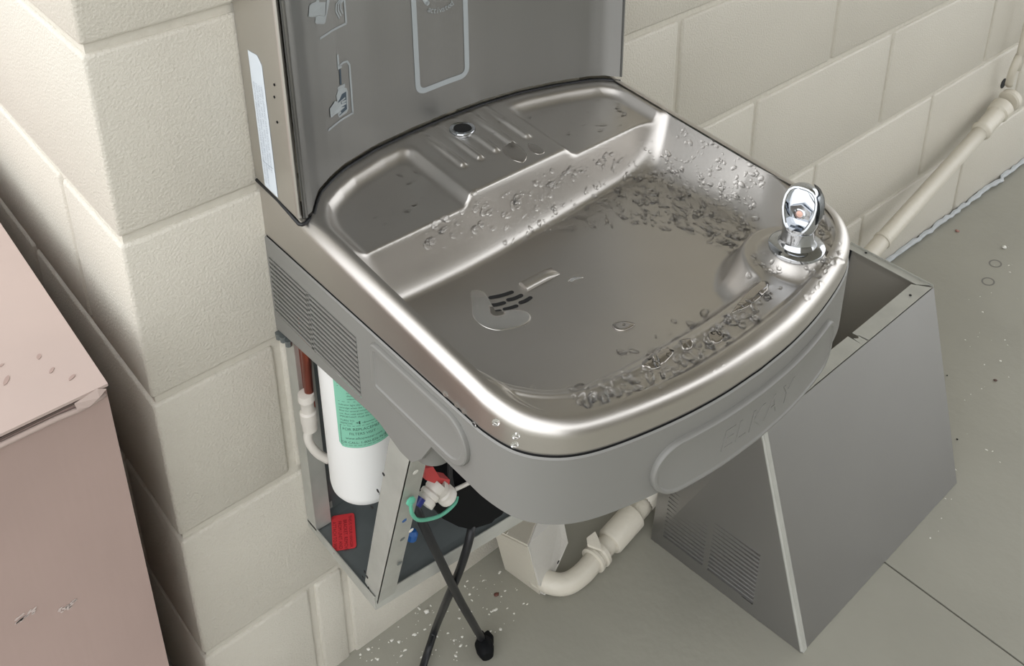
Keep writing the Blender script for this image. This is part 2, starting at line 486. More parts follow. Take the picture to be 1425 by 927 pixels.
# drain: slots are black plates that paint the dark of the openings, with a small deflector
def nrm(x, y):
    e = .0008; zx = (height(np.array(x+e), np.array(y))-height(np.array(x-e), np.array(y)))/(2*e)
    zy = (height(np.array(x), np.array(y+e))-height(np.array(x), np.array(y-e)))/(2*e)
    return Vector((-float(zx), -float(zy), 1)).normalized()
def hz(x, y): return float(height(np.array(x), np.array(y)))
slots = [[(0.2764,-0.2215,0.7125), (0.2871,-0.2258,0.7122), (0.2979,-0.2287,0.7123)], [(0.2879,-0.2354,0.7121), (0.294,-0.2377,0.7121), (0.3016,-0.2388,0.7123)], [(0.2941,-0.2468,0.7123), (0.2993,-0.2479,0.7124), (0.306,-0.2479,0.7126)],
         [(0.2674,-0.2295,0.7126), (0.2734,-0.2332,0.7124), (0.2814,-0.2359,0.7121)], [(0.2758,-0.2442,0.7124), (0.281,-0.2462,0.7123), (0.2874,-0.2478,0.7123)], [(0.2593,-0.2364,0.7129), (0.2647,-0.2403,0.7127), (0.27,-0.2431,0.7125)]]
for sl in slots:
    P = catmull([p[:2] for p in sl], 6); T = np.gradient(P, axis=0); T /= np.linalg.norm(T, axis=1)[:, None]; N = np.stack([-T[:, 1], T[:, 0]], 1)
    r = .0023; ring = [tuple(p+q*r) for p, q in zip(P, N)]
    c, tt = P[-1], T[-1]; ang = math.atan2(N[-1][1], N[-1][0])
    ring += [(c[0]+r*math.cos(ang-PI*i/8), c[1]+r*math.sin(ang-PI*i/8)) for i in range(1, 8)]
    ring += [tuple(p-q*r) for p, q in zip(P[::-1], N[::-1])]
    c = P[0]; ang = math.atan2(-N[0][1], -N[0][0])
    ring += [(c[0]+r*math.cos(ang-PI*i/8), c[1]+r*math.sin(ang-PI*i/8)) for i in range(1, 8)]
    mk('drain_slot', *plateg([(x, y, hz(x, y)+.0002) for x, y in ring], .0002, (0,0,1)), DARK, basin)
a, b = Vector((0.3108,-0.2315,0.7127)), Vector((0.3527,-0.2344,0.7147))
b.z = hz(b.x, b.y); a.z = hz(a.x, a.y)
V = []; F = []
dr = (b-a).normalized(); sd = Vector((-dr.y, dr.x, 0)).normalized()
for i in range(7):
    p = a+(b-a)*i/6; sc = 1 if i < 5 else (.75 if i == 5 else .05)
    for j in range(9):
        an = PI*j/8; V.append(p+sd*math.cos(an)*.0074+Vector((0,0,1))*(math.sin(an)*.0052*sc+.0001))
for i in range(6):
    for j in range(8): F.append((i*9+j, i*9+j+1, (i+1)*9+j+1, (i+1)*9+j))
F.append(tuple(range(9)))
mk('drain_deflector', V, F, STEEL, basin, 'auto', 'small half-round ridge beside the drain slots')
# bottle drain in the rear platform
cx, cy = .3775, -.051
mk('drain_ring', *latheg([(.0105,-.012),(.0105,.0012),(.0115,.0018),(.0145,.0012),(.0152,0),(.0152,-.003)], 36, (cx, cy, zrim(cy)-.0004)), CHROME, basin, 'auto', 'chrome ring of the bottle drain')
mk('drain_hole', *latheg([(.0,.0),(.0100,.0),(.0100,.0004)], 28, (cx, cy, zrim(cy)+.0006)), DARK, basin)
# bubbler
bx, by = BUB; bz = hz(bx, by)
bub = mk('bubbler', *latheg([(.0272,-.003),(.0272,0),(.0255,.0016),(.0205,.0026),(.0185,.0032),(.0180,.0046),(.0170,.0060),(.0160,.009),(.0156,.022),(.0162,.0235),(.0160,.026)], 44, (bx, by, bz)), CHROME, ftn, 'auto', 'chrome bubbler with hooded spout')
bm = bmesh.new()
Vh, Fh = latheg([(.0100,.016),(.0188,.0175),(.0205,.022),(.0222,.030),(.0232,.040),(.0236,.048),(.0230,.057),(.0212,.065),(.0180,.072),(.0130,.0765),(.007,.0785),(.0005,.079)], 40, (0, 0, 0))
vs = [bm.verts.new(v) for v in Vh]
for f in Fh: bm.faces.new([vs[i] for i in f])
bmesh.ops.remove_doubles(bm, verts=bm.verts[:], dist=.0003)
nf = Vector((-.93, -.25, .27)).normalized()
res = bmesh.ops.bisect_plane(bm, geom=bm.verts[:]+bm.edges[:]+bm.faces[:], plane_co=Vector((0,0,.048))+nf*.0115, plane_no=nf, clear_outer=True)
ed = [e for e in res['geom_cut'] if isinstance(e, bmesh.types.BMEdge)]
fr = bmesh.ops.holes_fill(bm, edges=ed, sides=0)['faces']
if not fr: fr = bmesh.ops.contextual_create(bm, geom=ed)['faces']
for dep, th in ((.0, .0022), (-.0010, .0012)):
    bmesh.ops.inset_region(bm, faces=fr, thickness=th, depth=dep, use_even_offset=False)
ex = bmesh.ops.inset_region(bm, faces=fr, thickness=.0014, depth=-.012, use_even_offset=False)
for v in bm.verts: v.co += Vector((bx, by, bz))
hood = frombm('spout_hood', bm, CHROME, bub, 'auto')
side = nf.cross(Vector((0,0,1))).normalized(); side = side if side.x > 0 else -side
o_ = Vector((bx, by, bz))
# ledge across the recess, nozzle, and the rear fin
pc = o_+Vector((0,0,.048))+nf*.0008
mk('spout_ledge', *merge([plateg([pc-side*.013+Vector((0,0,-.001)), pc+Vector((0,0,.0055)), pc+side*.013+Vector((0,0,-.001)), pc+side*.012+Vector((0,0,-.016)), pc-side*.012+Vector((0,0,-.016))], .0040, nf)]), CHROME, hood, 'auto')
pn = pc+nf*.0042+Vector((0,0,-.0075))
mk('nozzle_ring', *latheg([(.0052,0),(.0075,.0012),(.0052,.0024),(.0044,.0004)], 24, pn, nf), CHROME, hood, 'auto')
mk('nozzle', *latheg([(.0001,-.0005),(.0040,-.0005),(.0040,.0012),(.0022,.0016)], 20, pn, nf), NOZ, hood, 'auto', 'pinkish nozzle inside the chrome hood')
rt = (side*.8-nf*.45).normalized()
mk('hood_slot', *merge([bmg_ for bmg_ in [plateg([o_+Vector((0,0,.043))+side*.0175-nf*.003, o_+Vector((0,0,.043))+side*.021+nf*(-.012), o_+Vector((0,0,.064))+side*.0165-nf*.011, o_+Vector((0,0,.064))+side*.0165-nf*.003], .0042, rt)]]), DARK, hood)  # dark plate painting the shade of the gap in the hood
fa = math.atan2(rt.y, rt.x); V = []; F = []
for i in range(13):
    a = fa+math.radians(-48+96*i/12)
    for rr_, hh_ in ((.0232,.034),(.0262,.044),(.0266,.056),(.0246,.066),(.0205,.0735)):
        V.append((bx+rr_*math.cos(a), by+rr_*math.sin(a), bz+hh_))
for i in range(12):
    for j in range(4): F.append((i*5+j, i*5+5+j, i*5+6+j, i*5+1+j))
bm = bmesh.new(); vs = [bm.verts.new(v) for v in V]
for f in F: bm.faces.new([vs[i] for i in f])
bmesh.ops.solidify(bm, geom=bm.faces[:], thickness=.0022)
fin = frombm('rear_fin', bm, CHROME, bub, 'auto')
base_ = o_+Vector((0,0,.018))
for q_ in [hood, fin]+list(hood.children):
    wl_ = world_loc(q_)
    for v in q_.data.vertices: v.co = base_+(v.co+wl_-base_-Vector((0,0,-.002)))*.79-wl_

# ---- mounting frame and what hangs in it
def fr_(name, g, mt=GALV, label=None, sm=False): return mk(name, *g, mt, ftn, sm, label)
fr_('back_plate', boxg(.158, .604, -.004, -.001, .288, .728), GALVD, 'galvanised back plate on the wall, inside shade put into its colour')
fr_('frame_flange', merge([boxg(.1545, .1565, -.022, -.001, .296, .612), boxg(.1565, .176, -.0215, -.0195, .296, .612)]))
fr_('frame_flange', boxg(.602, .604, -.030, -.001, .296, .73))
PE = (.605, -.170, .268)
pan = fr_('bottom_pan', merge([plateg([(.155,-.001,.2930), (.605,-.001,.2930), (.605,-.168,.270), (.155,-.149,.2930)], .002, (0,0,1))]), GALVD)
pl = mk('pan_lip', *plateg([(.1545,0,.2875),(.1545,-.150,.2830),(.1545,-.150,.3030),(.1545,0,.2990)], .0014, (1,0,0)), GALV, pan)
pf = mk('pan_lip', *plateg([(.1560,-.1505,.2830),(.605,-.172,.2570),(.605,-.170,.275),(.1560,-.1500,.3030)], .0014, (0,1,0)), GALV, pan)
for p in ((0.1545,-0.1279,0.3176), (0.1545,-0.1389,0.3102)): mk('rivet_hole', *latheg([(.0016,0),(.0016,.0003)], 12, (p[0]-.0003, p[1], p[2]), (1,0,0)), DARK, pl)
# post: an angle that leans out from the pan corner to the skirt
a0, a1 = Vector((.1575,-.151,.292)), Vector((.1575,-.2475,.614))
b0, b1 = Vector((.1575,-.126,.305)), Vector((.1575,-.211,.614))
c0, c1 = Vector((.1800,-.154,.295)), Vector((.1790,-.2475,.610))
post = fr_('post', merge([plateg([a0,a1,b1,b0], .0018, (1,0,0)), plateg([a0,c0,c1,a1], .0018, (0,1,0))]), GALV, 'galvanised angle post leaning out from the pan corner')
def hole_on(name, uvp, r, ax, parent, mt=DARK): return mk(name, *latheg([(r,0),(r,.0004)], 12, Vector(uvp)-Vector(ax)*.0005, ax), mt, parent)
for p in ((0.1575,-0.1734,0.492), (0.1575,-0.1583,0.4544), (0.1575,-0.1286,0.3242), (0.1575,-0.1325,0.3196), (0.1575,-0.1878,0.5278)): hole_on('post_hole', p, .0022, (1,0,0), post)
for p, mt_ in (((0.1636,-0.238,0.5678), FLAKE), ((0.1716,-0.192,0.4254), GALVD), ((0.1742,-0.178,0.3718), GALVD), ((0.1807,-0.196,0.4351), FLAKE)): hole_on('post_hole', p, .0032, (0,1,.29), post, mt_)
hole_on('blue_tape', (0.1685,-0.204,0.4669), .0034, (0,1,.29), post, BLUE)
mk('ground_screw', *latheg([(.0055,0),(.0055,.002),(.003,.0035)], 8, (0.1657,-0.222,0.5129), (0,-1,0)), GREENW, post, 'auto', 'green screw holding the earth wire')
mk('earth_wire', *tubeg([(0.1643,-0.224,0.5136), (0.1672,-0.222,0.4922), (0.181,-0.215,0.467), (0.2163,-0.2,0.433), (0.2472,-0.185,0.4144), (0.2589,-0.175,0.4084)], .0021, 8), GREENW, post, True, 'green earth wire looping from the post')
# louvre clips seen under the skirt edge
for p in ((0.1473,-0.004,0.6005), (0.1483,-0.012,0.6011), (0.1499,-0.02,0.5993)): mk('clip', *latheg([(.004,-.008),(.0045,0)], 8, p, (0,0,1)), GALVD, ftn)
# copper line with white coupling and bent tube
Lp = [(0.1652,-0.045,0.6179), (0.1552,-0.045,0.5387)]
fr_('copper_tube', tubeg([Vector(Lp[1])+Vector((.004,0,.15)), Lp[1]], .0052, 12, 0), PINKC, 'copper tube behind the filter', True)
c = Vector((0.1511,-0.045,0.5254))
fr_('tube_coupling', latheg([(.004,.014),(.009,.013),(.0095,.004),(.0075,.001),(.0075,-.012),(.0095,-.014),(.0095,-.028),(.0085,-.031),(.0085,-.040),(.004,-.041)], 24, c, (0,0,1)), OFFW, 'white push-fit coupling', 'auto')
fr_('white_tube', tubeg([c-Vector((0,0,.035)), (0.1473,-0.045,0.4715), (0.1536,-0.05,0.4511), (0.1645,-0.055,0.4362)], .0052, 12), OFFW, None, True)
fr_('red_cap', latheg([(.011,0),(.011,.010),(.008,.012)], 16, (0.1825,0.021,0.3), (0,0,1)), REDP, None, 'auto')
fr_('copper_band', boxg(.160, .166, -.035, -.018, .50, .60), PINKC)
fr_('pan_clip', boxg(*[(0.1858,-0.0011,0.3)[0]-.003,(0.1858,-0.0011,0.3)[0]+.003,(0.1858,-0.0011,0.3)[1]-.003,(0.1858,-0.0011,0.3)[1]+.003,.297,.308]), GALV)
# red sticker lying on the pan
q = [Vector((0.1804,-0.0144,0.2955)), Vector((0.2051,-0.0287,0.2955)), Vector((0.1776,-0.0744,0.2955)), Vector((0.1544,-0.0595,0.2955))]
bmv = []
e1 = (q[1]-q[0]); e2 = (q[3]-q[0])
def rrect(w_, h_, r, k=5):
    P = []
    for cx_, cy_, a0_ in ((w_-r, r, -90), (w_-r, h_-r, 0), (r, h_-r, 90), (r, r, 180)):
        for i in range(k+1):
            a = math.radians(a0_+90*i/k); P.append((cx_+r*math.cos(a), cy_+r*math.sin(a)))
    return P
stk = mk('warning_sticker', *plateg([q[0]+e1*(x/.030)+e2*(y/.054) for x, y in rrect(.030, .054, .004)], .0006, (0,0,1)), RED, pan, False, 'bright red sticker on the pan')
xd = e2.normalized(); yd = -xd.cross(Vector((0,0,1))); 
if yd.dot(e1) < 0: yd = -yd
parts = []
for i, (tx, st) in enumerate((('THIS IS YOUR HANGER', .0035), ('BRACKET. REMOVE', .0085), ('FROM UNIT AND', .0095), ('ATTACH TO WALL.', .0095))):
    o0 = q[1]+xd*st-yd*(.0075+.0066*i)+Vector((0,0,.0008))
    parts.append(textg(tx, .0062 if i else .0053, lambda x, y, z, o0=o0: o0+xd*x*.86+yd*y))
mk('sticker_text', *merge(parts), REDINK, stk)
# electrical box, connectors and loops of wire right of the post
bb = [(0.2277,-0.176,0.4167), (0.2442,-0.176,0.4224), (0.2923,-0.176,0.4214), (0.3251,-0.176,0.3479), (0.3226,-0.176,0.3352), (0.3078,-0.176,0.3294), (0.2772,-0.176,0.3424), (0.2585,-0.176,0.3618), (0.2367,-0.176,0.3916)]
fr_('electrical_box', merge([plateg(bb, .10, (0,1,.05)), latheg([(.020,0),(.022,.008),(.022,.05),(.019,.056)], 14, (0.3269,-0.15,0.319), (-.05,.1,1))]), BLACKP, 'black faceted electrical box', 'auto')
fr_('wire_cover', plateg([(0.2834,-0.15,0.4294), (0.2957,-0.15,0.4115), (0.3123,-0.15,0.3761), (0.3362,-0.15,0.3195), (0.2973,-0.15,0.3548), (0.2778,-0.15,0.3918)], .03, (0,1,0)), BLACKP, None, 'auto')
fr_('wire_loop', tubeg([(0.2583,-0.165,0.4591), (0.2544,-0.17,0.4347), (0.2592,-0.172,0.4102), (0.2754,-0.172,0.3889), (0.3018,-0.168,0.3645)], .0032, 8), BLACKR, None, True)
fr_('white_wire', tubeg([(0.2537,-0.18,0.429), (0.2635,-0.182,0.4291), (0.2754,-0.18,0.4244)], .0024, 8), OFFW, None, True)
fr_('pump_bottle', latheg([(.004,-.001),(.018,.001),(.0205,.008),(.0205,.10)], 24, (0.2886,-0.09,0.3629), (0,0,1)), WHITE, 'white cylinder behind the post', 'auto')
cl = Vector((0.2044,-0.205,0.5042)); cr = Vector((0.2233,-0.205,0.4768))
fr_('red_clip', merge([plateg([(0.1955,-0.207,0.5246), (0.2064,-0.207,0.5189), (0.214,-0.207,0.4979), (0.227,-0.207,0.4854), (0.2255,-0.207,0.4736), (0.2187,-0.207,0.4743), (0.2099,-0.207,0.4914), (0.1956,-0.207,0.5081)], .012, (0,1,0))]), REDP, 'translucent red clip', 'auto')
for p, d in (((0.2033,-0.205,0.4819), Vector((-.7,-.1,-.35))), ((0.2173,-0.205,0.4736), Vector((.45,-.1,-.8)))):
    p = Vector(p); d = d.normalized()
    fr_('tube_fitting', latheg([(.0105,-.012),(.0105,-.004),(.0092,-.002),(.0112,0),(.0112,.004),(.0098,.005),(.0112,.007),(.0112,.013),(.006,.014)], 22, p, d), OFFW, None, 'auto')
fr_('blue_plug', latheg([(.0060,0),(.0060,.009)], 14, (0.1889,-0.207,0.4879), (-.7,-.1,-.45)), NAVY, None, 'auto')
fr_('blue_cap', latheg([(.0065,0),(.007,.008),(.004,.012)], 10, (0.2092,-0.15,0.357), (.3,0,1)), BLUE, None, 'auto')

# ================================================================ FILTER
fx, fy, frd = .1905, -.092, .0405
flt = thing('water_filter', 'white cylindrical water filter with a green label, hanging inside the fountain frame', 'filter', (fx, fy, .414))
fb = mk('cartridge', *latheg([(.0,0),(.030,.0005),(.0365,.003),(.0395,.008),(frd,.015),(frd,.196),(.034,.205),(.02,.208)], 56, (fx, fy, .414)), WHITE, flt, 'auto')
def cyl(ang0, z0, off=.0003): return lambda x, y, z: (fx+(frd+off+z)*math.cos(ang0+x/frd), fy+(frd+off+z)*math.sin(ang0+x/frd), z0+y)
A0, A1 = math.radians(-157), math.radians(-42)
V = []; F = []
n = 24; zt, zl = .608, .5085
for i in range(n+1):
    a = A0+(A1-A0)*i/n; e = min(i, n-i)/n*(A1-A0)*frd; rc = .006; cut = rc-math.sqrt(max(0, rc*rc-(rc-min(e, rc))**2))
    V.append((fx+(frd+.00025)*math.cos(a), fy+(frd+.00025)*math.sin(a), zl+cut)); V.append((fx+(frd+.00025)*math.cos(a), fy+(frd+.00025)*math.sin(a), zt))
for i in range(n): F.append((2*i, 2*i+2, 2*i+3, 2*i+1))
lab = mk('filter_label', V, F, GREEN, fb, True, 'green printed label')
W_ = (A1-A0)*frd
parts = []
def tl(s, x, z, size, al='LEFT'): parts.append(textg(s, size, cyl(A0+x/frd, z), align=al))
def bar(x0, x1, z0, z1):
    f = cyl(A0, 0); k = 10; V = []; F = []
    for i in range(k+1):
        x = x0+(x1-x0)*i/k; V += [f(x, z0, 0), f(x, z1, 0)]
    for i in range(k): F.append((2*i, 2*i+2, 2*i+3, 2*i+1))
    parts.append((V, F))
tl('FOR REPLACEMENT', .029, .5335, .0053, 'CENTER'); tl('FILTERS VISIT -', .029, .5272, .0050, 'CENTER'); tl('www.elkaywater.com', .029, .5208, .0047, 'CENTER'); tl('OR CALL: 1-800-826-9618', .029, .5145, .0047, 'CENTER')
bar(.003, .0545, .5118, .5123); bar(.003, .0545, .5400, .5405); bar(.003, .0036, .5118, .5405); bar(.0540, .0545, .5118, .5405)
bar(.0580, .075, .5128, .5133); bar(.0580, .0585, .5128, .5405); bar(.0580, .075, .540, .5405)
tl('TURN TO', .004, .5465, .0036); tl('REMOVE', .004, .5425, .0036); tl('INSTALL', .060, .5465, .0036)
bar(.028, .042, .5440, .5446); parts.append(textg('\u25C4', .006, cyl(A0+.021/frd, .5425)))
f = cyl(A0, 0); parts.append(([f(.020,.5443,0), f(.031,.5427,0), f(.031,.5459,0)], [(0,1,2)]))
lines = ['IMPORTANT: Flush the cartridge before', 'use. Run cold water through the new', 'filter for several minutes. Change the', 'cartridge when the flow slows or the', 'indicator light shows replace. Do not', 'use with water that is unsafe or of', 'unknown quality without adequate', 'disinfection before or after the', 'system. Protect from freezing. Maximum', 'pressure and temperature as marked.']
for i in range(12):
    z = .5520+.0042*i
    if 6 <= i <= 9:
        tl(lines[i % 10][:22], .014, z, .0033)
    elif i in (5, 10): bar(.004, .062, z+.001, z+.0015)
    elif i == 11: tl('IMPORTANT', .004, z, .0044)
    else: tl(lines[i % 10]+lines[(i+3) % 10][:12], .004, z, .0033)

mk('label_print', *merge(parts), PRINT, lab)
mk('date_stamp', *textg('133181', .0066, cyl(math.radians(-103), .4320), spacing=1.1), BLACKINK, fb)

# ================================================================ BOTTLE FILLER
bf = thing('bottle_filler', 'stainless bottle filling tower with printed hand icons, standing behind the basin', 'bottle filler', (.380, 0, .80))
FZ1 = 1.42
xsA = np.concatenate([np.linspace(.150, .26, 26), np.linspace(.27, .50, 24), np.linspace(.51, .6035, 20)])
ysA = arc_y(xsA)
V = []; F = []
zs = [.8035, .806, 1.0, 1.2, FZ1]
for x, y in zip(xsA, ysA):
    for z in zs: V.append((x, y, z))
k = len(zs)
for i in range(len(xsA)-1):
    for j in range(k-1): F.append((i*k+j, (i+1)*k+j, (i+1)*k+j+1, i*k+j+1))
def zlow(y): return .7995+.09*y+.004
V = [(x, y, (zlow(y) if z < .804 else z)) for x, y, z in V]
fpn = mk('front_panel', V, F, STEELF, bf, True, 'concave dull grey steel front')
# side panel with a folded bright front edge
sx = .1455
g = [(sx, -.001), (sx, -.0815), (sx+.0006, -.0838), (sx+.0022, -.0852), (sx+.0042, -.0850), (sx+.0052, -.0835), (sx+.0055, -.070)]
V = []; F = []
for x, y in g:
    V.append((x, y, .8045 if y > -.06 else zlow(y)-.0005)); V.append((x, y, FZ1))
for i in range(len(g)-1): F.append((2*i, 2*i+1, 2*i+3, 2*i+2))
sp = mk('side_panel', V, F, STEELS, bf, 'auto', 'smooth tan-reflecting steel side')
mk('side_panel', *boxg(.6030, .6045, -.083, -.001, .797, FZ1), STEELF, bf)
mk('top_panel', *boxg(sx, .6045, -.085, -.001, FZ1, FZ1+.002), STEELF, bf)
mk('edge_bead', *tubeg([(.1535, -.0868, .7955), (.1535, -.0868, FZ1)], .0022, 10, 0), STEELF, bf, True)
# dark gasket under the tower
xg = np.concatenate([[.1455, .1475], np.linspace(.150, .6035, 60)]); yg_ = np.concatenate([[-.0862, -.0885], arc_y(np.linspace(.150, .6035, 60))-.0008])
P = [(sx+.0005, -.002, .8010), (sx+.0005, -.045, .7978)]+[(x, y, .7975+.09*y+.0005) for x, y in zip(xg, yg_)]
mk('gasket', *tubeg(P, .0021, 8, 0), BLACKR, bf, True, 'thin black gasket under the tower')
# prints on the curved front: (x, z) drawn on the surface
def surf(x, z, off=.0004):
    g_ = float(arc_y(x+.002)-arc_y(x-.002))/.004; nn = Vector((g_, -1, 0)).normalized()
    return Vector((x, float(arc_y(x)), z))+nn*off
def poly(P, off=.0004):
    from mathutils.geometry import tessellate_polygon
    return [surf(x, z, off) for x, z in P], [tuple(t) for t in tessellate_polygon([[Vector((x, z, 0)) for x, z in P]])]
def stroke(P, wd, off=.0004, closed=False, rnd=True):
    P = [Vector(p) for p in P]
    Q = []
    for i in range(len(P)-(0 if closed else 1)):     # subdivide so strokes hug the curve
        a, b = P[i], P[(i+1) % len(P)]; k = max(1, int((b-a).length/.006))
        Q += [a+(b-a)*j/k for j in range(k)]
    if not closed: Q.append(P[-1])
    V = []; F = []; n = len(Q)
    for i in range(n):
        a = Q[(i-1) % n] if closed or i else Q[0]; b = Q[(i+1) % n] if closed or i < n-1 else Q[-1]
        t_ = (b-a).normalized(); nn = Vector((-t_.y, t_.x))
        V += [surf(*(Q[i]+nn*wd/2), off), surf(*(Q[i]-nn*wd/2), off)]
    for i in range(n if closed else n-1):
        j = (i+1) % n; F.append((2*i, 2*i+1, 2*j+1, 2*j))
    if rnd and not closed:
        for c_ in (Q[0], Q[-1]):
            s0 = len(V); V += [surf(c_.x+wd/2*math.cos(2*PI*q/12), c_.y+wd/2*math.sin(2*PI*q/12), off) for q in range(12)]; F.append(tuple(range(s0, s0+12)))
    return V, F
def arcp(cx, cz, r, a0, a1, k=10): return [(cx+r*math.cos(math.radians(a0+(a1-a0)*i/k)), cz+r*math.sin(math.radians(a0+(a1-a0)*i/k))) for i in range(k+1)]
frame = arcp(.3505, .852, .0100, 180, 270, 6)+arcp(.4000, .852, .0100, 270, 360, 6)+[(.4100, 1.07)]+[(.3405, 1.07)]
mk('bottle_outline_print', *stroke(frame, .0066, closed=True), ICON, fpn, False, 'pale rounded rectangle print')
scx, scz = .3775, .9615
parts = [stroke(arcp(scx, scz, .0248, 150, 222), .0052), stroke(arcp(scx, scz, .0155, 140, 222), .0052), stroke(arcp(scx, scz, .0248, -42, 20), .0052), stroke(arcp(scx, scz, .0155, -42, 30), .0052)]
mk('sensor_print', *merge(parts), ICON, fpn)
parts = []
word = 'activated'; angs = np.linspace(-124, -62, len(word))
for ch, an in zip(word, angs):
    a = math.radians(an); r = .0322
    ux, uz = -math.sin(a), math.cos(a)             # along the arc
    nx, nz = -math.cos(a), -math.sin(a)            # letter up: towards the centre
    parts.append(textg(ch, .0100, lambda x, y, z, a=a, ux=ux, uz=uz, nx=nx, nz=nz: surf(scx+r*math.cos(a)+ux*x+nx*y, scz+r*math.sin(a)+uz*x+nz*y, .0007), align='CENTER'))
mk('sensor_lettering', *merge(parts), ICON, fpn)
# upper icon: hand holding a bottle in front of sensor waves
hand_t = [(0.1971,0.9859),(0.2001,0.996),(0.2037,0.9971),(0.2107,0.9957),(0.2127,0.9977),(0.2148,0.9965),(0.2147,0.9926),(0.2248,0.9887),(0.2246,0.987),(0.2149,0.9906),(0.2148,0.9897),(0.2239,0.9856),(0.2236,0.9833),(0.2149,0.9875),(0.2147,0.9863),(0.2235,0.9824),(0.2228,0.9799),(0.214,0.9842),(0.2139,0.983),(0.2214,0.9795),(0.2201,0.9769),(0.2132,0.9811),(0.21,0.9805),(0.2075,0.9805)]
bott_t = [(0.2094,0.9796),(0.2131,0.9805),(0.2205,0.9764),(0.2234,0.9783),(0.2256,0.9849),(0.2277,0.9904),(0.2301,0.9988),(0.2221,1.0019),(0.2232,0.99),(0.2251,0.988),(0.223,0.975),(0.2209,0.9687),(0.2188,0.9684),(0.2089,0.9728),(0.2067,0.9751)]
mk('hand_icon_print', *merge([poly([(0.1971,0.9859),(0.2001,0.996),(0.2036,0.9968),(0.2107,0.9954),(0.2127,0.9974),(0.2152,0.9961),(0.2156,0.9931),(0.2249,0.9893),(0.2229,0.9773),(0.2209,0.9762),(0.2131,0.9802),(0.2094,0.9799)], .0005), poly([(0.2085,0.98),(0.2126,0.9801),(0.2213,0.9757),(0.2237,0.9769),(0.2262,0.9894),(0.23,0.9941),(0.2305,0.9877),(0.2218,0.9692),(0.2199,0.968),(0.2089,0.9728),(0.2067,0.9752)], .0004),
    stroke([(0.2453,0.985),(0.239,0.9814),(0.2379,0.9747),(0.2417,0.9658)], .0016), stroke([(0.2476,0.9842),(0.2417,0.9805),(0.2409,0.9744),(0.2439,0.9676)], .0016), stroke([(0.2496,0.9835),(0.2448,0.9802),(0.2443,0.9748),(0.2465,0.9692)], .0016),
    stroke([(0.2502,0.9836),(0.2501,0.9569)], .0024, rnd=False), stroke([(0.2503,0.9568),(0.212,0.9557)], .0024, rnd=False)]), ICON, fpn, False, 'pale print of a hand with a bottle before a sensor')
# lower icon: bottle being filled
mk('fill_icon_print', *merge([stroke([(0.2353,0.9277),(0.2351,0.9162)], .0024, rnd=False), poly([(0.2338,0.9167),(0.2391,0.9136),(0.2393,0.9115),(0.2336,0.9111)]), stroke([(0.2368,0.9145),(0.2418,0.9161),(0.2469,0.9154),(0.2499,0.9102),(0.2491,0.8538)], .0024), stroke([(0.2497,0.8542),(0.2115,0.8526)], .0024, rnd=False),
    poly([(0.2304,0.8913),(0.2332,0.8921),(0.2414,0.8923),(0.2415,0.8892),(0.2402,0.8884),(0.2433,0.886),(0.2445,0.8817),(0.2433,0.8614),(0.2409,0.8583),(0.2296,0.8576),(0.2282,0.8615),(0.2289,0.875),(0.2281,0.884),(0.232,0.8885)]),]), ICON, fpn, False, 'pale print of a bottle under a water stream')
mk('water_print', *merge([stroke([(0.2366,0.9106),(0.236,0.8932)], .0022, .0005, rnd=False), poly([(0.2302,0.882),(0.2421,0.8827),(0.2413,0.8623),(0.2299,0.8596)], .0006)]), ICOND, fpn, False, 'dark slate water in the bottle print')
mk('hand_icon_print', *merge([poly([(0.2162,0.8752),(0.2209,0.8771),(0.2247,0.8796),(0.2282,0.8774),(0.2289,0.875),(0.2399,0.8772),(0.2401,0.8753),(0.2338,0.8743),(0.2408,0.8737),(0.241,0.8715),(0.2339,0.8712),(0.2409,0.8705),(0.2406,0.8685),(0.2331,0.868),(0.2384,0.8667),(0.2378,0.8656),(0.2299,0.8638),(0.2163,0.8645)], .0008)]), ICON, fpn)
# white rating label on the side
sl_ = mk('rating_label', *plateg([(sx-.0003, y, z) for y, z in ((-.0215,.8040),(-.0475,.8020),(-.0475,.9500),(-.0400,.9580),(-.0215,.9570))], .0002, (-1,0,0)), LABW, sp, False, 'long white rating label')
parts = []
def stx(s, yo, zo, size, st=1): parts.append(textg(s, size, lambda x, y, z: (sx-.0007, yo-y, zo-x)))
for i in range(4):
    stx(['CAUTION: DISCONNECT POWER BEFORE SERVICING THIS', 'UNIT. MODEL AND SERIAL NUMBER BELOW. REFRIGERANT', 'VOLTS 115  HZ 60  PH 1  AMPS 5  TEST PRESSURE', 'LISTED DRINKING WATER COOLER  NSF/ANSI 61'][i], -.0245-.0052*i, .925, .0044)
mk('label_print', *merge(parts+[boxg(sx-.0007, sx-.0005, -.045, -.024, .8345, .8350)]), LABG, sl_)
for u in ((0.1455,-0.0683,0.9376), (0.1455,-0.0654,0.9235), (0.1455,-0.0652,0.8963)):
    mk('rivet', *latheg([(.0014,0),(.0014,.0006)], 10, (sx-.0006, u[1], u[2]), (1,0,0)), BLACKP, sp)

# ================================================================ REMOVED COVER ON THE FLOOR
cov = thing('access_panel', 'removed lower steel cover of the fountain standing open side up on the floor', 'cover panel', (.88, -.27, 0))
FLb, BLb, FRb, BRb = map(Vector, ((.670,-.407,.0005), (.651,-.144,.0005), (1.108,-.398,.0005), (1.090,-.137,.0005)))
FLt, BLt, FRt, BRt = map(Vector, ((.690,-.287,.310), (.696,-.132,.310), (1.145,-.281,.310), (1.147,-.128,.310)))
mk('front_panel', *plateg([FLb, FRb, FRt, FLt], .0014), STEELP, cov)
lp = mk('side_panel', *plateg([BLb, FLb, FLt, BLt], .0014), STEELP, cov)
mk('side_panel', *plateg([FRb, BRb, BRt, FRt], -.0014), mat('wall_lit_panel_inside', (150,146,138), .45, .3), cov)  # inner face coloured paler to carry light bounced off the wall
up = Vector((0,0,.0012))
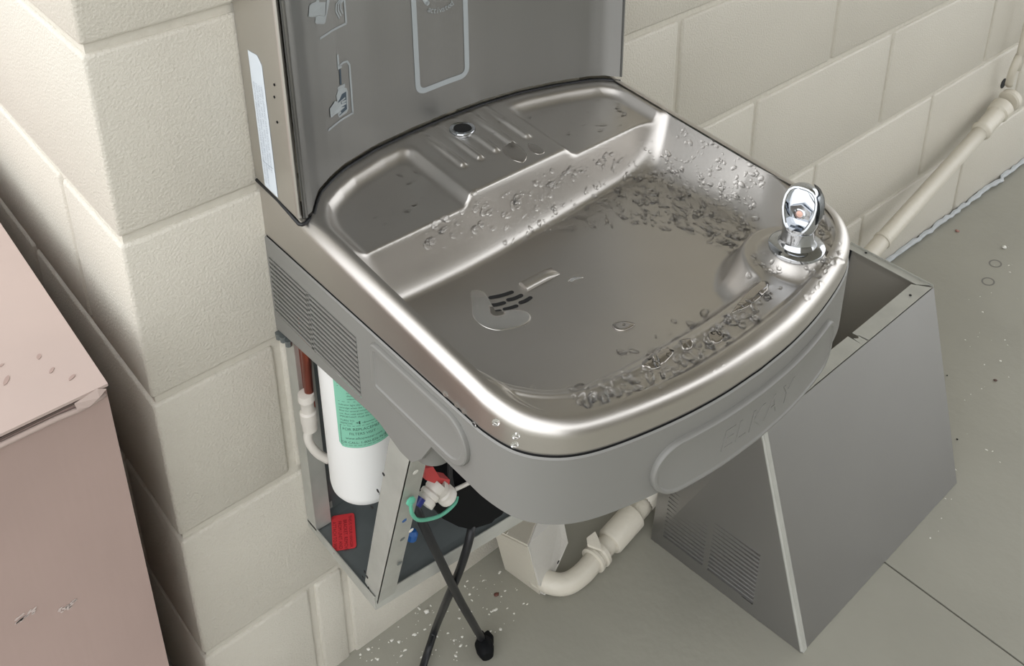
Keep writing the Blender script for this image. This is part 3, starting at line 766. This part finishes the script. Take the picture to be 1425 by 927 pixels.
# folded flanges round the open top and the rear edges
def lerp(a, b, t_): return a+(b-a)*t_
w1 = Vector((0,.026,0))
nt0 = lerp(FLt, FRt, .545)
mk('top_flange', *merge([plateg([FLt+up, nt0+up, nt0+up+w1*.96, FLt+up+w1], .0012, (0,0,1)), plateg([nt0+up, nt0+up+Vector((.016,0,0)), nt0+up+Vector((.014,.016,0)), nt0+up+Vector((.008,.012,0)), nt0+up+Vector((.002,.017,0))], .0012, (0,0,1)), plateg([nt0+up+Vector((.014,0,0)), FRt+up+Vector((-.005,0,0)), FRt+up+w1+Vector((-.022,0,0)), nt0+up+w1+Vector((.012,-.001,0))], .0012, (0,0,1))]), GALV, cov)
mk('top_flange', *merge([plateg([FRt+up+Vector((0,.004,0)), BRt+up, BRt+up-Vector((.016,0,0)), FRt+up+Vector((-.016,.020,0))], .0012, (0,0,1)), plateg([FRt+up+Vector((-.001,0,-.001)), BRt+up+Vector((-.001,0,-.001)), BRt+up+Vector((-.001,0,.004)), FRt+up+Vector((-.001,0,.004))], .0012, (1,0,0))]), GALV, cov)
mk('top_flange', *plateg([FLt+up, BLt+up, BLt+up+Vector((.016,0,0)), FLt+up+Vector((.016,0,0))], .0012, (0,0,1)), GALV, cov)
for a, b in (((1.1403,-0.161,0.3135), None), ((1.0953,-0.2697,0.3135), None)): mk('screw_hole', *latheg([(.0022,0),(.0022,.0004)], 12, a), DARK, cov)
mk('rear_seal', *tubeg([BRb+Vector((-.005,0,0)), BRt+Vector((-.005,-.002,-.002))], .0045, 8, 0), BLACKR, cov, True, 'black rubber seal on the rear edge')
mk('rear_flange', *plateg([BLb, BLt, BLt+Vector((.014,0,0)), BLb+Vector((.014,0,0))], .0012, (0,1,0)), GALV, cov)
# bright folded corner at the front left
cn = [FLb+Vector((-.0012,-.0008,0)), FLb+Vector((.0085,-.0030,0)), FLt+Vector((.0080,-.0030,0)), FLt+Vector((-.0012,-.0008,0))]
mk('corner_fold', *merge([tubeg([FLb+Vector((.0015,.0005,.002)), FLt+Vector((.0015,.0005,0))], .0032, 12, 0), plateg([FLb+Vector((.001,-.0026,0)), FLb+Vector((.0105,-.0020,0)), FLt+Vector((.0090,-.0020,0)), FLt+Vector((.001,-.0026,0))], .0008, (0,1,0))]), GALV, cov, 'auto', 'bright folded corner')
# stamped louvres on the left side, near the floor
nl_ = (FLb-BLb).cross(BLt-BLb).normalized(); nl_ = nl_ if nl_.x < 0 else -nl_
ya = (FLb-BLb).normalized()
def on_left(u_, z_, off): 
    a = lerp(BLb, BLt, z_/.31); b = lerp(FLb, FLt, z_/.31); d = (b-a).normalized(); return a+d*u_+nl_*off
ns = 13
for i in range(ns):
    z = .022+.0072*i; sh = .0
    for (u0, u1) in ((.022, .094), (.104, .182)):
        u0_, u1_ = u0-.0*z, u1
        P = [on_left(u0_, z, .0012), on_left(u1_, z, .0012), on_left(u1_, z+.0022, .0050), on_left(u1_, z+.0044, .0012), on_left(u0_, z+.0044, .0012), on_left(u0_, z+.0022, .0050)]
        mk('louver_slat', P, [(0,1,2,5), (5,2,3,4), (0,5,4), (1,3,2), (0,4,3,1)], STEELP, lp)
        P2 = [on_left(u0_, z-.0026, .0018), on_left(u1_, z-.0026, .0018), on_left(u1_, z-.0002, .0018), on_left(u0_, z-.0002, .0018)]
        mk('louver_shade', P2, [(0,1,2,3)], DARK, lp)  # black strip painted as the shade under each stamped louvre

# ================================================================ DRAIN PIPE, COVER BOX
pipe = thing('drain_pipe', 'cream painted drain pipe running along the foot of the wall to a far fitting', 'pipe', (.6, -.11, 0))
r = .0158
P0 = [Vector((0.4601,-0.0848,0.022)), Vector((0.4707,-0.1109,0.02)), Vector((0.4893,-0.125,0.018)), Vector((0.5188,-0.1279,0.019)), Vector((0.5512,-0.1223,0.021)), Vector((0.5775,-0.119,0.023))]
PA = Vector((0.6248,-0.114,0.028)); PB = Vector((0.6697,-0.1097,0.034)); PC = Vector((1.890, -.034, .270))
main = mk('pipe', *tubeg(P0+[PA, PB], r, 20, 6), CREAM, pipe, True)
mk('pipe', *tubeg([PB, PC], r*1.0, 20, 0), CREAM, pipe, True)
P0 = P0[1:]
d1 = (PA-P0[4]).normalized()
mk('coupling', *latheg([(r,0),(.0195,.001),(.0215,.004),(.0215,.060),(.0200,.062),(r,.063)], 28, P0[4]+d1*.004, d1), CREAM, pipe, 'auto', 'thick painted coupling sleeve')
hb = P0[3]; d2 = (P0[4]-P0[2]).normalized()
mk('clamp_ring', *latheg([(r,-.010),(.0205,-.009),(.0205,-.004),(.0182,-.002),(.0182,.002),(.0215,.004),(.0215,.010),(r,.011)], 28, hb, d2), CREAM, pipe, 'auto')
mk('clamp_tab', *plateg([(0.5467,-0.106,0.045), (0.5615,-0.1092,0.05), (0.5596,-0.1189,0.045), (0.5526,-0.1323,0.04), (0.5452,-0.1214,0.042), (0.5396,-0.1148,0.045)], .004, (0,.3,1)), CREAM, pipe, 'auto')
dd = (PC-PB).normalized()
j1 = Vector(lerp(PB, PC, .585)); mk('pipe_joint', *latheg([(r,-.004),(.0175,-.003),(.0175,.003),(r,.004)], 24, j1, dd), CREAM, pipe, 'auto')
mk('elbow_fitting', *merge([latheg([(r,-.11),(.0205,-.105),(.0215,-.098),(.0195,-.094),(.0195,-.030),(.0235,-.026),(.0245,.000),(.020,.004)], 28, PC, dd), latheg([(.021,0),(.0245,.004),(.0245,.016),(.021,.020)], 26, PC+dd*.012+Vector((.012,0,.004)), (1,-.05,.1)),]), CREAM, pipe, 'auto')
rs = thing('riser_pipe', 'slim cream painted pipe rising up the wall above the far fitting', 'pipe', (1.93, -.03, .30))
mk('riser', *tubeg([Vector((1.9325,-0.02,0.3065)), Vector((1.9158,-0.028,0.3473)), Vector((1.9263,-0.03,0.3832)), Vector((1.9338,-0.03,0.4121)), Vector((1.9338,-0.03,0.4121))+Vector((.03,0,.8))], .0085, 14, 4), CREAM, rs, True)
prop(mk('wall_hole', *latheg([(.012,0),(.012,.001)], 16, ((1.9504,0,0.2963)[0], -.0012, (1.9504,0,0.2963)[2]), (0,1,0)), DARK), 'small dark hole in the block wall above the far pipe fitting', 'hole')
cb = thing('pipe_cover', 'pale painted angular metal box at the pipe end under the fountain', 'cover box', (.45, -.08, 0))
A_, B_, C_, D_ = Vector((0.4133,-0.052,0.1223)), Vector((0.422,-0.112,0.1386)), Vector((0.4567,-0.1015,0.001)), Vector((0.4457,-0.036,0.001))
E_, F_, G_, H_ = Vector((0.4696,-0.08,0.1269)), Vector((0.5169,-0.08,0.0994)), Vector((0.5252,-0.085,0.0382)), Vector((0.4591,-0.1067,0.001))
E2, F2, G2 = E_, F_, G_
mk('left_plate', *plateg([A_, D_, C_, B_], .002), CREAM, cb)
mk('right_plate', *plateg([B_, C_, H_, G2, F2, E2], .002), CREAMW, cb)
T_ = Vector((0.4632,-0.03,0.1025))
mk('top_plate', *plateg([A_, B_, E2, T_], .002), CREAM, cb)
mk('top_seam', *tubeg([lerp(A_, B_, .35)+Vector((0,0,.002)), lerp(T_, E2, .4)+Vector((0,0,.002))], .0012, 6, 0), CREAM, cb, True)
nrm_r = (C_-B_).cross(G2-B_).normalized(); nrm_r = nrm_r if nrm_r.y < 0 else -nrm_r
for pz in (lerp(lerp(E2, F2, .45), lerp(B_, C_, .1), .18), lerp(G2, C_, .38)):
    mk('screw_hole', *latheg([(.0028,-.004),(.0028,.0006)], 10, pz+nrm_r*.0025, nrm_r), DARK, cb)

# ================================================================ POWER CORDS
pc_ = thing('power_cord', 'black power cord with its plug end lying on the floor', 'cord', (.34, -.13, 0))
plug = Vector((0.3399,-0.1096,0.016)); plug2 = Vector((0.3294,-0.1349,0.014))
mk('cable', *tubeg([(0.2021,-0.17,0.4486), (0.1984,-0.185,0.4369), (0.2159,-0.19,0.3675), (0.2612,-0.165,0.2288), (0.2909,-0.15,0.1442), plug], .0052, 12, 8), BLACKR, pc_, True)
dp = (plug2-plug).normalized()
mk('plug', *merge([latheg([(.005,-.010),(.0065,-.004),(.0095,0),(.0125,.004),(.0125,.016),(.0105,.022),(.0085,.026)], 12, plug, dp), bmg(bevbox(plug.x-.003, plug.x+.014, plug.y-.010, plug.y+.004, .002, .022, .003))]), BLACKP, pc_, 'auto', 'black moulded plug')
pd_ = thing('power_cord', 'black power cord crossing behind the plugged cord and leaving the frame bottom', 'cord', (.30, -.10, 0))
mk('cable', *tubeg([(0.2978,-0.15,0.3338), (0.276,-0.176,0.3374), (0.2622,-0.172,0.2859), (0.2553,-0.15,0.2123), (0.2934,-0.0664,0.04), (0.2755,-0.0724,0.018), (0.255,-0.0845,0.0085), (0.2279,-0.105,0.006), (0.1955,-0.121,0.0058), (0.1464,-0.1269,0.0058)], .0052, 12, 8), BLACKR, pd_, True)

# ================================================================ CARTON
bxh = .683
car = thing('cardboard_box', 'large pinkish brown cardboard box standing beside the pale block corner', 'cardboard box', (-.40, .2, 0))
X1 = -.0535; X0 = -.80; Y0 = -.052; Y1 = 1.1  # hidden depth lengthened to keep light out of the gap by the wall
body = mk('box_body', *boxg(X0, X1, Y0, Y1, 0, bxh-.006), CARD, car)
mk('top_flap', *plateg([(X1+.0015, Y0-.004, bxh), (X1+.022, Y1, bxh+.006), (X0, Y1, bxh+.002), (X0, Y0+.001, bxh+.002)], .003, (0,0,1)), CARDT, car)
mk('under_flap', *plateg([(X1, Y0-.002, bxh-.0045), (X1, Y1, bxh-.004), (X0, Y1, bxh-.004), (X0, Y0-.002, bxh-.0045)], .0025, (0,0,1)), CARDD, car)
mk('folded_edge', *merge([tubeg([(X1-.002, Y0-.001, bxh-.010), (X1-.03, Y0-.003, bxh-.011), (X1-.12, Y0-.0025, bxh-.009), (X0, Y0-.002, bxh-.010)], .0030, 8, 3)]), CARDT, car, True)
tp = [Vector((-0.0834,-0.0575,0.675)), Vector((-0.073,-0.059,0.673)), Vector((-0.063,-0.06,0.6787)), Vector((-0.0545,-0.057,0.6818)), Vector((-0.0622,-0.056,0.6859)), Vector((-0.0738,-0.056,0.6844)), Vector((-0.0843,-0.056,0.6815))]
mk('torn_paper', *plateg(tp, .0008, (0,-1,.2)), CARDT, car, False, 'torn curl of paper at the box corner')
random.seed(3)
def blob(cx_, cy_, rx, ry, ang=0, n=14, jag=.25):
    P = []
    for i in range(n):
        a = 2*PI*i/n; q_ = 1+jag*(random.random()-.5); x = rx*q_*math.cos(a); y = ry*q_*math.sin(a)
        P.append((cx_+x*math.cos(ang)-y*math.sin(ang), cy_+x*math.sin(ang)+y*math.cos(ang)))
    return P
for (p, a_, b_, an) in (((-0.0885,0.0231,0.676), .0042, .0020, 1.2), ((-0.0856,-0.0041,0.676), .0042, .0018, .9), ((-0.0746,-0.0264,0.676), .0040, .0020, .6), ((-0.1226,0.0105,0.676), .0065, .0022, 1.0), ((-0.0648,0.2098,0.676), .0015, .0010, 0), ((-0.1198,0.0347,0.676), .0025, .0015, .5)):
    mk('stain', *plateg([(x, y, bxh+.0034) for x, y in blob(p[0], p[1], a_, b_, an)], .0003, (0,0,1)), STAIN, car)
for (p, a_, b_) in (((-0.1705,-0.053,0.464), .012, .005), ((-0.133,-0.053,0.4441), .008, .003)):
    parts = [plateg([(x, Y0-.0004, z) for x, z in blob(p[0]+.010*random.uniform(-1,1), p[2]+.004*random.uniform(-1,1), random.uniform(.001,.0035), random.uniform(.0006,.0014), .5, 8, .6)], .0003, (0,-1,0)) for _ in range(16)]
    mk('scuff', *merge(parts), SCUFF, car)

# ================================================================ WATER
def domes(pts, name, lab_, parent=None):
    V = []; F = []; ns_, nr = 10, 4
    for (x, y, ra, rb, an, hh) in pts:
        n_ = nrm(x, y); t1 = Vector((math.cos(an), math.sin(an), 0)); t1 = (t1-n_*t1.dot(n_)).normalized(); t2 = n_.cross(t1)
        o0 = Vector((x, y, hz(x, y))); b = len(V)
        ph = random.random()*6
        for i in range(nr):
            f_ = math.cos(i/(nr)*PI/2*.97); zz = math.sin(i/(nr)*PI/2)
            for j in range(ns_):
                a = 2*PI*j/ns_; wob = 1+.16*math.sin(2*a+ph)+.09*math.sin(3*a+2*ph)
                V.append(o0+t1*(ra*f_*wob*math.cos(a))+t2*(rb*f_*wob*math.sin(a))+n_*(hh*zz-.0002))
        V.append(o0+n_*hh)
        for i in range(nr-1):
            for j in range(ns_): F.append((b+i*ns_+j, b+i*ns_+(j+1) % ns_, b+(i+1)*ns_+(j+1) % ns_, b+(i+1)*ns_+j))
        for j in range(ns_): F.append((b+(nr-1)*ns_+j, b+(nr-1)*ns_+(j+1) % ns_, b+nr*ns_))
    o = mk(name, V, F, WATER, parent, True); return prop(o, *lab_, kind='stuff')
def inside(p, P):
    c_ = False; j = len(P)-1
    for i in range(len(P)):
        if ((P[i][1] > p[1]) != (P[j][1] > p[1])) and p[0] < (P[j][0]-P[i][0])*(p[1]-P[i][1])/(P[j][1]-P[i][1])+P[i][0]: c_ = not c_
        j = i
    return c_
def sample(P, n, r0, r1, el=(.6, 1.5), flat=.42, ang=None):
    xs_ = [p[0] for p in P]; ys_ = [p[1] for p in P]; out = []
    while len(out) < n:
        p = (random.uniform(min(xs_), max(xs_)), random.uniform(min(ys_), max(ys_)))
        if not inside(p, P): continue
        r_ = 1.3*(r0+(r1-r0)*random.random()**2.2); e = random.uniform(*el)
        an = random.uniform(0, PI) if ang is None else random.gauss(ang, .45)
        out.append((p[0], p[1], r_*math.sqrt(e), r_/math.sqrt(e), an, r_*flat*1.3))
    return out
pts = []
pts += sample([(0.3368,-0.1582),(0.4546,-0.1558),(0.573,-0.1615),(0.5889,-0.2513),(0.5843,-0.3063),(0.5193,-0.3686),(0.5021,-0.3444),(0.498,-0.2898),(0.4665,-0.2352),(0.4029,-0.1883),(0.3342,-0.1724)], 620, .0008, .0032, (.8, 2.6), .40, 1.3)
pts += sample([(0.5116,-0.1693),(0.5835,-0.2139),(0.5799,-0.3006),(0.501,-0.369),(0.5028,-0.2856),(0.4618,-0.218)], 190, .0010, .0036, (1., 3), .42, 1.4)
pts += sample([(0.2225,-0.151),(0.3324,-0.152),(0.4565,-0.1536),(0.5688,-0.1594),(0.4415,-0.158),(0.3438,-0.1615),(0.2586,-0.1603)], 120, .0009, .0038, (.8, 1.8), .38)
pts += sample([(0.2204,-0.3463),(0.2325,-0.405),(0.2879,-0.4189),(0.3575,-0.4241),(0.4318,-0.4226),(0.4631,-0.4325),(0.4152,-0.4439),(0.3486,-0.448),(0.268,-0.4374),(0.2092,-0.4205)], 210, .0008, .0046, (.8, 2.), .36, .9)
pts += sample([(0.5784,-0.3837),(0.5829,-0.4107),(0.5281,-0.4518),(0.4574,-0.4603),(0.478,-0.4381),(0.5401,-0.4277)], 70, .0010, .0040, (.8, 2.2), .36)
pts += sample([(0.3181,-0.3574),(0.4328,-0.3824),(0.4152,-0.4439),(0.3241,-0.4677),(0.2583,-0.4461),(0.2643,-0.416)], 60, .0012, .0048, (.8, 1.8), .34)
pts += sample([(0.2702,-0.0317),(0.2973,-0.0464),(0.309,-0.1334),(0.1996,-0.1345),(0.1863,-0.0777)], 26, .0010, .0030, (.8, 2.5), .25)
pts += sample([(0.4645,-0.046),(0.5804,-0.0875),(0.5836,-0.1446),(0.4624,-0.1354)], 26, .0010, .0034, (.8, 2.5), .25)
pts += sample([(0.6058,-0.1585),(0.5986,-0.322),(0.5841,-0.3162),(0.5884,-0.1868)], 60, .0009, .0028, (.8, 1.8), .45)
pts += sample([(0.3322,0.0018),(0.4981,-0.0599),(0.4428,-0.1325),(0.3375,-0.1221)], 30, .0009, .0026, (.8, 2.2), .28)
pts += sample([(0.4773,-0.3786),(0.4934,-0.3956),(0.476,-0.4224),(0.4588,-0.4104)], 16, .0012, .0030, (.8, 1.5), .5)
for u in ((0.342,-0.3418,0.7176), (0.3806,-0.3711,0.7201), (0.2213,-0.3472,0.7182), (0.504,-0.2867,0.7232), (0.3165,-0.1481,0.7837), (0.3296,-0.1617,0.7397), (0.4558,-0.3979,0.751), (0.3469,-0.1636,0.7346)): pts.append((u[0], u[1], .0048, .0030, random.uniform(.5, 1.4), .0016))
domes(pts, 'water_droplets', ('hundreds of clear water droplets beaded over the steel basin', 'water'))
# droplets on the outer band and skirt (vertical faces)
V = []; F = []
for c_, n_ in [(p, q) for p, q in (((0.1485,-0.3159,0.7346),(-1,0,0)), ((0.1485,-0.3319,0.7341),(-1,0,0)), ((0.1485,-0.3417,0.7341),(-1,0,0)), ((0.1485,-0.356,0.7305),(-1,0,0)), ((0.1162,-0.446,0.8082),(-.4,-.9,0)), ((0.1148,-0.446,0.8007),(-.4,-.9,0)), ((0.1123,-0.428,0.8103),(-.7,-.7,.2)))]:
    c_ = Vector(c_); n_ = Vector(n_).normalized()
    g = latheg([(.0030,-.0003),(.0027,.0009),(.0016,.0017),(.0002,.0020)], 12, c_, n_)
    b = len(V); V += g[0]; F += [tuple(i+b for i in f) for f in g[1]]
prop(mk('water_droplets', V, F, WATER, None, True), 'few clear droplets clinging to the front left lip band', 'water', kind='stuff')
# flat puddles
def puddle(P, h_, lab_, mt_=WATER):
    P = catmull(P, 4, closed=True); c_ = P.mean(0); V = []; F = []; n = len(P)
    for i, (s_, hh) in enumerate(((1, -.0001), (.985, h_*.6), (.93, h_), (.62, h_), (.3, h_))):
        for p in P:
            q_ = c_+(p-c_)*s_; V.append((q_[0], q_[1], hz(q_[0], q_[1])+hh))
    V.append((c_[0], c_[1], hz(c_[0], c_[1])+h_))
    for i in range(4):
        for j in range(n): F.append((i*n+j, i*n+(j+1) % n, (i+1)*n+(j+1) % n, (i+1)*n+j))
    for j in range(n): F.append((4*n+j, 4*n+(j+1) % n, 5*n))
    return prop(mk('puddle', V, F, mt_, None, True), lab_, 'water', 'puddles in the basin')
FILM2 = mat('dark_water_film', (178,173,167), .14, .95)
FILM = mat('sky_sheen_water_film', (206,204,200), .20, .9)  # metallic film, sky reflection put into its paler base colour
puddle([(0.2673,-0.2009),(0.2766,-0.2068),(0.2734,-0.2198),(0.2635,-0.2261),(0.2546,-0.236),(0.2637,-0.2448),(0.2827,-0.2508),(0.2893,-0.2615),(0.2864,-0.271),(0.2768,-0.2756),(0.2638,-0.2727),(0.2492,-0.2644),(0.2427,-0.2505),(0.2448,-0.2325),(0.2575,-0.2144)], .0006, 'crescent of water around the drain slots, sky sheen put into its colour', FILM)
puddle([(0.3508,-0.2547),(0.3594,-0.2553),(0.3654,-0.2628),(0.3573,-0.2596),(0.3506,-0.2592)], .0006, 'small curved water fleck right of the drain')
puddle([(0.3989,-0.4235),(0.4442,-0.4133),(0.4575,-0.4182),(0.4471,-0.426),(0.4183,-0.429),(0.3999,-0.4269)], .0007, 'long puddle on the front ledge below the bubbler', FILM2)
puddle([(0.2852,-0.4156),(0.3283,-0.384),(0.3169,-0.4177),(0.3163,-0.4249),(0.3012,-0.4277),(0.2913,-0.4283),(0.284,-0.4226)], .0007, 'rounded puddle on the front ledge left of centre', FILM2)
puddle([(0.3304,-0.4183),(0.3391,-0.4232),(0.3372,-0.4291),(0.3285,-0.4308),(0.3253,-0.4269)], .0011, 'small angular puddle in the middle of the front ledge', FILM2)
puddle([(0.3573,-0.4286),(0.3676,-0.4325),(0.3661,-0.4402),(0.3565,-0.4416),(0.3517,-0.4357)], .0011, 'small puddle on the front ledge nearest the bubbler puddle', FILM2)
puddle([(0.3927,-0.1044),(0.4081,-0.1086),(0.4048,-0.1304),(0.3918,-0.1393),(0.3853,-0.1277),(0.3864,-0.1118)], .0006, 'flat puddle at the front right of the ribbed platform', FILM2)
puddle([(0.42,-0.1157),(0.4256,-0.1251),(0.4237,-0.1391),(0.4145,-0.1375),(0.4136,-0.1266)], .0006, 'flat puddle beside the right rib end', FILM2)
puddle([(0.335,-0.3334),(0.3459,-0.3381),(0.3506,-0.3487),(0.3387,-0.3487),(0.3319,-0.3421)], .0012, 'lone puddle on the bowl floor near the front edge', FILM2)
# ================================================================ FLOOR DEBRIS
def crumb(p, r_, mt_, name, lab_, cat, group=None, h_=.4):
    bm = bmesh.new(); bmesh.ops.create_icosphere(bm, subdivisions=1, radius=r_)
    for v in bm.verts:
        v.co *= random.uniform(.7, 1.25); v.co.z *= h_
    lo = min(v.co.z for v in bm.verts)
    for v in bm.verts: v.co += Vector((p[0], p[1], .0001-lo))
    prop(frombm(name, bm, mt_, None, True), lab_, cat, group)
crumb((1.7895,-0.141,0), .0055, FLAKE, 'paint_chip', 'white chip of plaster on the floor near the far wall', 'debris')
crumb((1.4389,-0.3079,0), .0024, FLAKE, 'paint_chip', 'tiny white chip on the open floor right of the steel cover', 'debris')
crumb((1.7709,-0.0425,0), .0050, mat('reddish_leaf', (158,118,108), .8), 'dry_petal', 'small reddish dry petal on the floor by the wall', 'debris')
crumb((1.3825,-0.3265,0), .0042, LEAF, 'dirt_crumb', 'grey brown crumb below the white chip on the right floor', 'debris')
crumb((1.328,-0.2618,0), .0018, BLACKP, 'dirt_crumb', 'tiny black speck on the floor close to the right edge of the cover', 'debris')
crumb((1.1965,-0.3525,0), .0022, BLACKP, 'dirt_crumb', 'tiny black speck beside the lower right edge of the cover', 'debris')
crumb((0.4069,-0.0604,0), .0042, mat('brown_chip', (104,62,52), .6), 'dirt_crumb', 'reddish brown chip on the floor left of the pipe cover box', 'debris', None, .2)
crumb((0.3129,-0.0155,0), .0050, FLAKE, 'paint_chip', 'white flaky paint lump on the floor by the crossing cords', 'debris')
for u, lab_ in (((1.721,-0.156,0), 'grey ring-shaped scuff on the floor near the white chip'), ((1.6508,-0.1758,0), 'dark crescent scuff on the floor below the ring scuff')):
    c_ = Vector(u); ar = 360 if 'ring' in lab_ else 200
    V = []; F = []
    for i in range(25):
        a = math.radians(-60+ar*i/24); tw = .0016 if ar == 360 else .0032*math.sin(PI*i/24)+.0002
        for q_ in (.011-tw, .011+tw): V.append((c_.x+q_*1.25*math.cos(a), c_.y+q_*math.sin(a), .0003))
    for i in range(24): F.append((2*i, 2*i+1, 2*i+3, 2*i+2))
    prop(mk('scuff_mark', V, F, MARK), lab_, 'mark')
V = []; F = []
for P_, n_ in (([(0.1972,-0.0061),(0.2809,0.0003),(0.3869,0.0014),(0.4437,-0.0316),(0.4291,-0.1134),(0.3002,-0.1092),(0.2102,-0.0312)], 120), ([(0.7223,-0.412),(1.2349,-0.4446),(1.9378,-0.1064),(1.7599,-0.062),(1.213,-0.341)], 40)):
    for (x, y, ra, rb, an, hh) in sample(P_, n_, .0005, .0022, (.5, 2), .4):
        b = len(V)
        for i in range(6):
            a = i*PI/3; V.append((x+ra*math.cos(a)*random.uniform(.5,1.3), y+rb*math.sin(a)*random.uniform(.5,1.3), .0003))
        V.append((x, y, .0003+hh)); F += [(b+i, b+(i+1) % 6, b+6) for i in range(6)]
prop(mk('paint_specks', V, F, FLAKE), 'fine pale specks scattered over the grey floor', 'debris', kind='stuff')
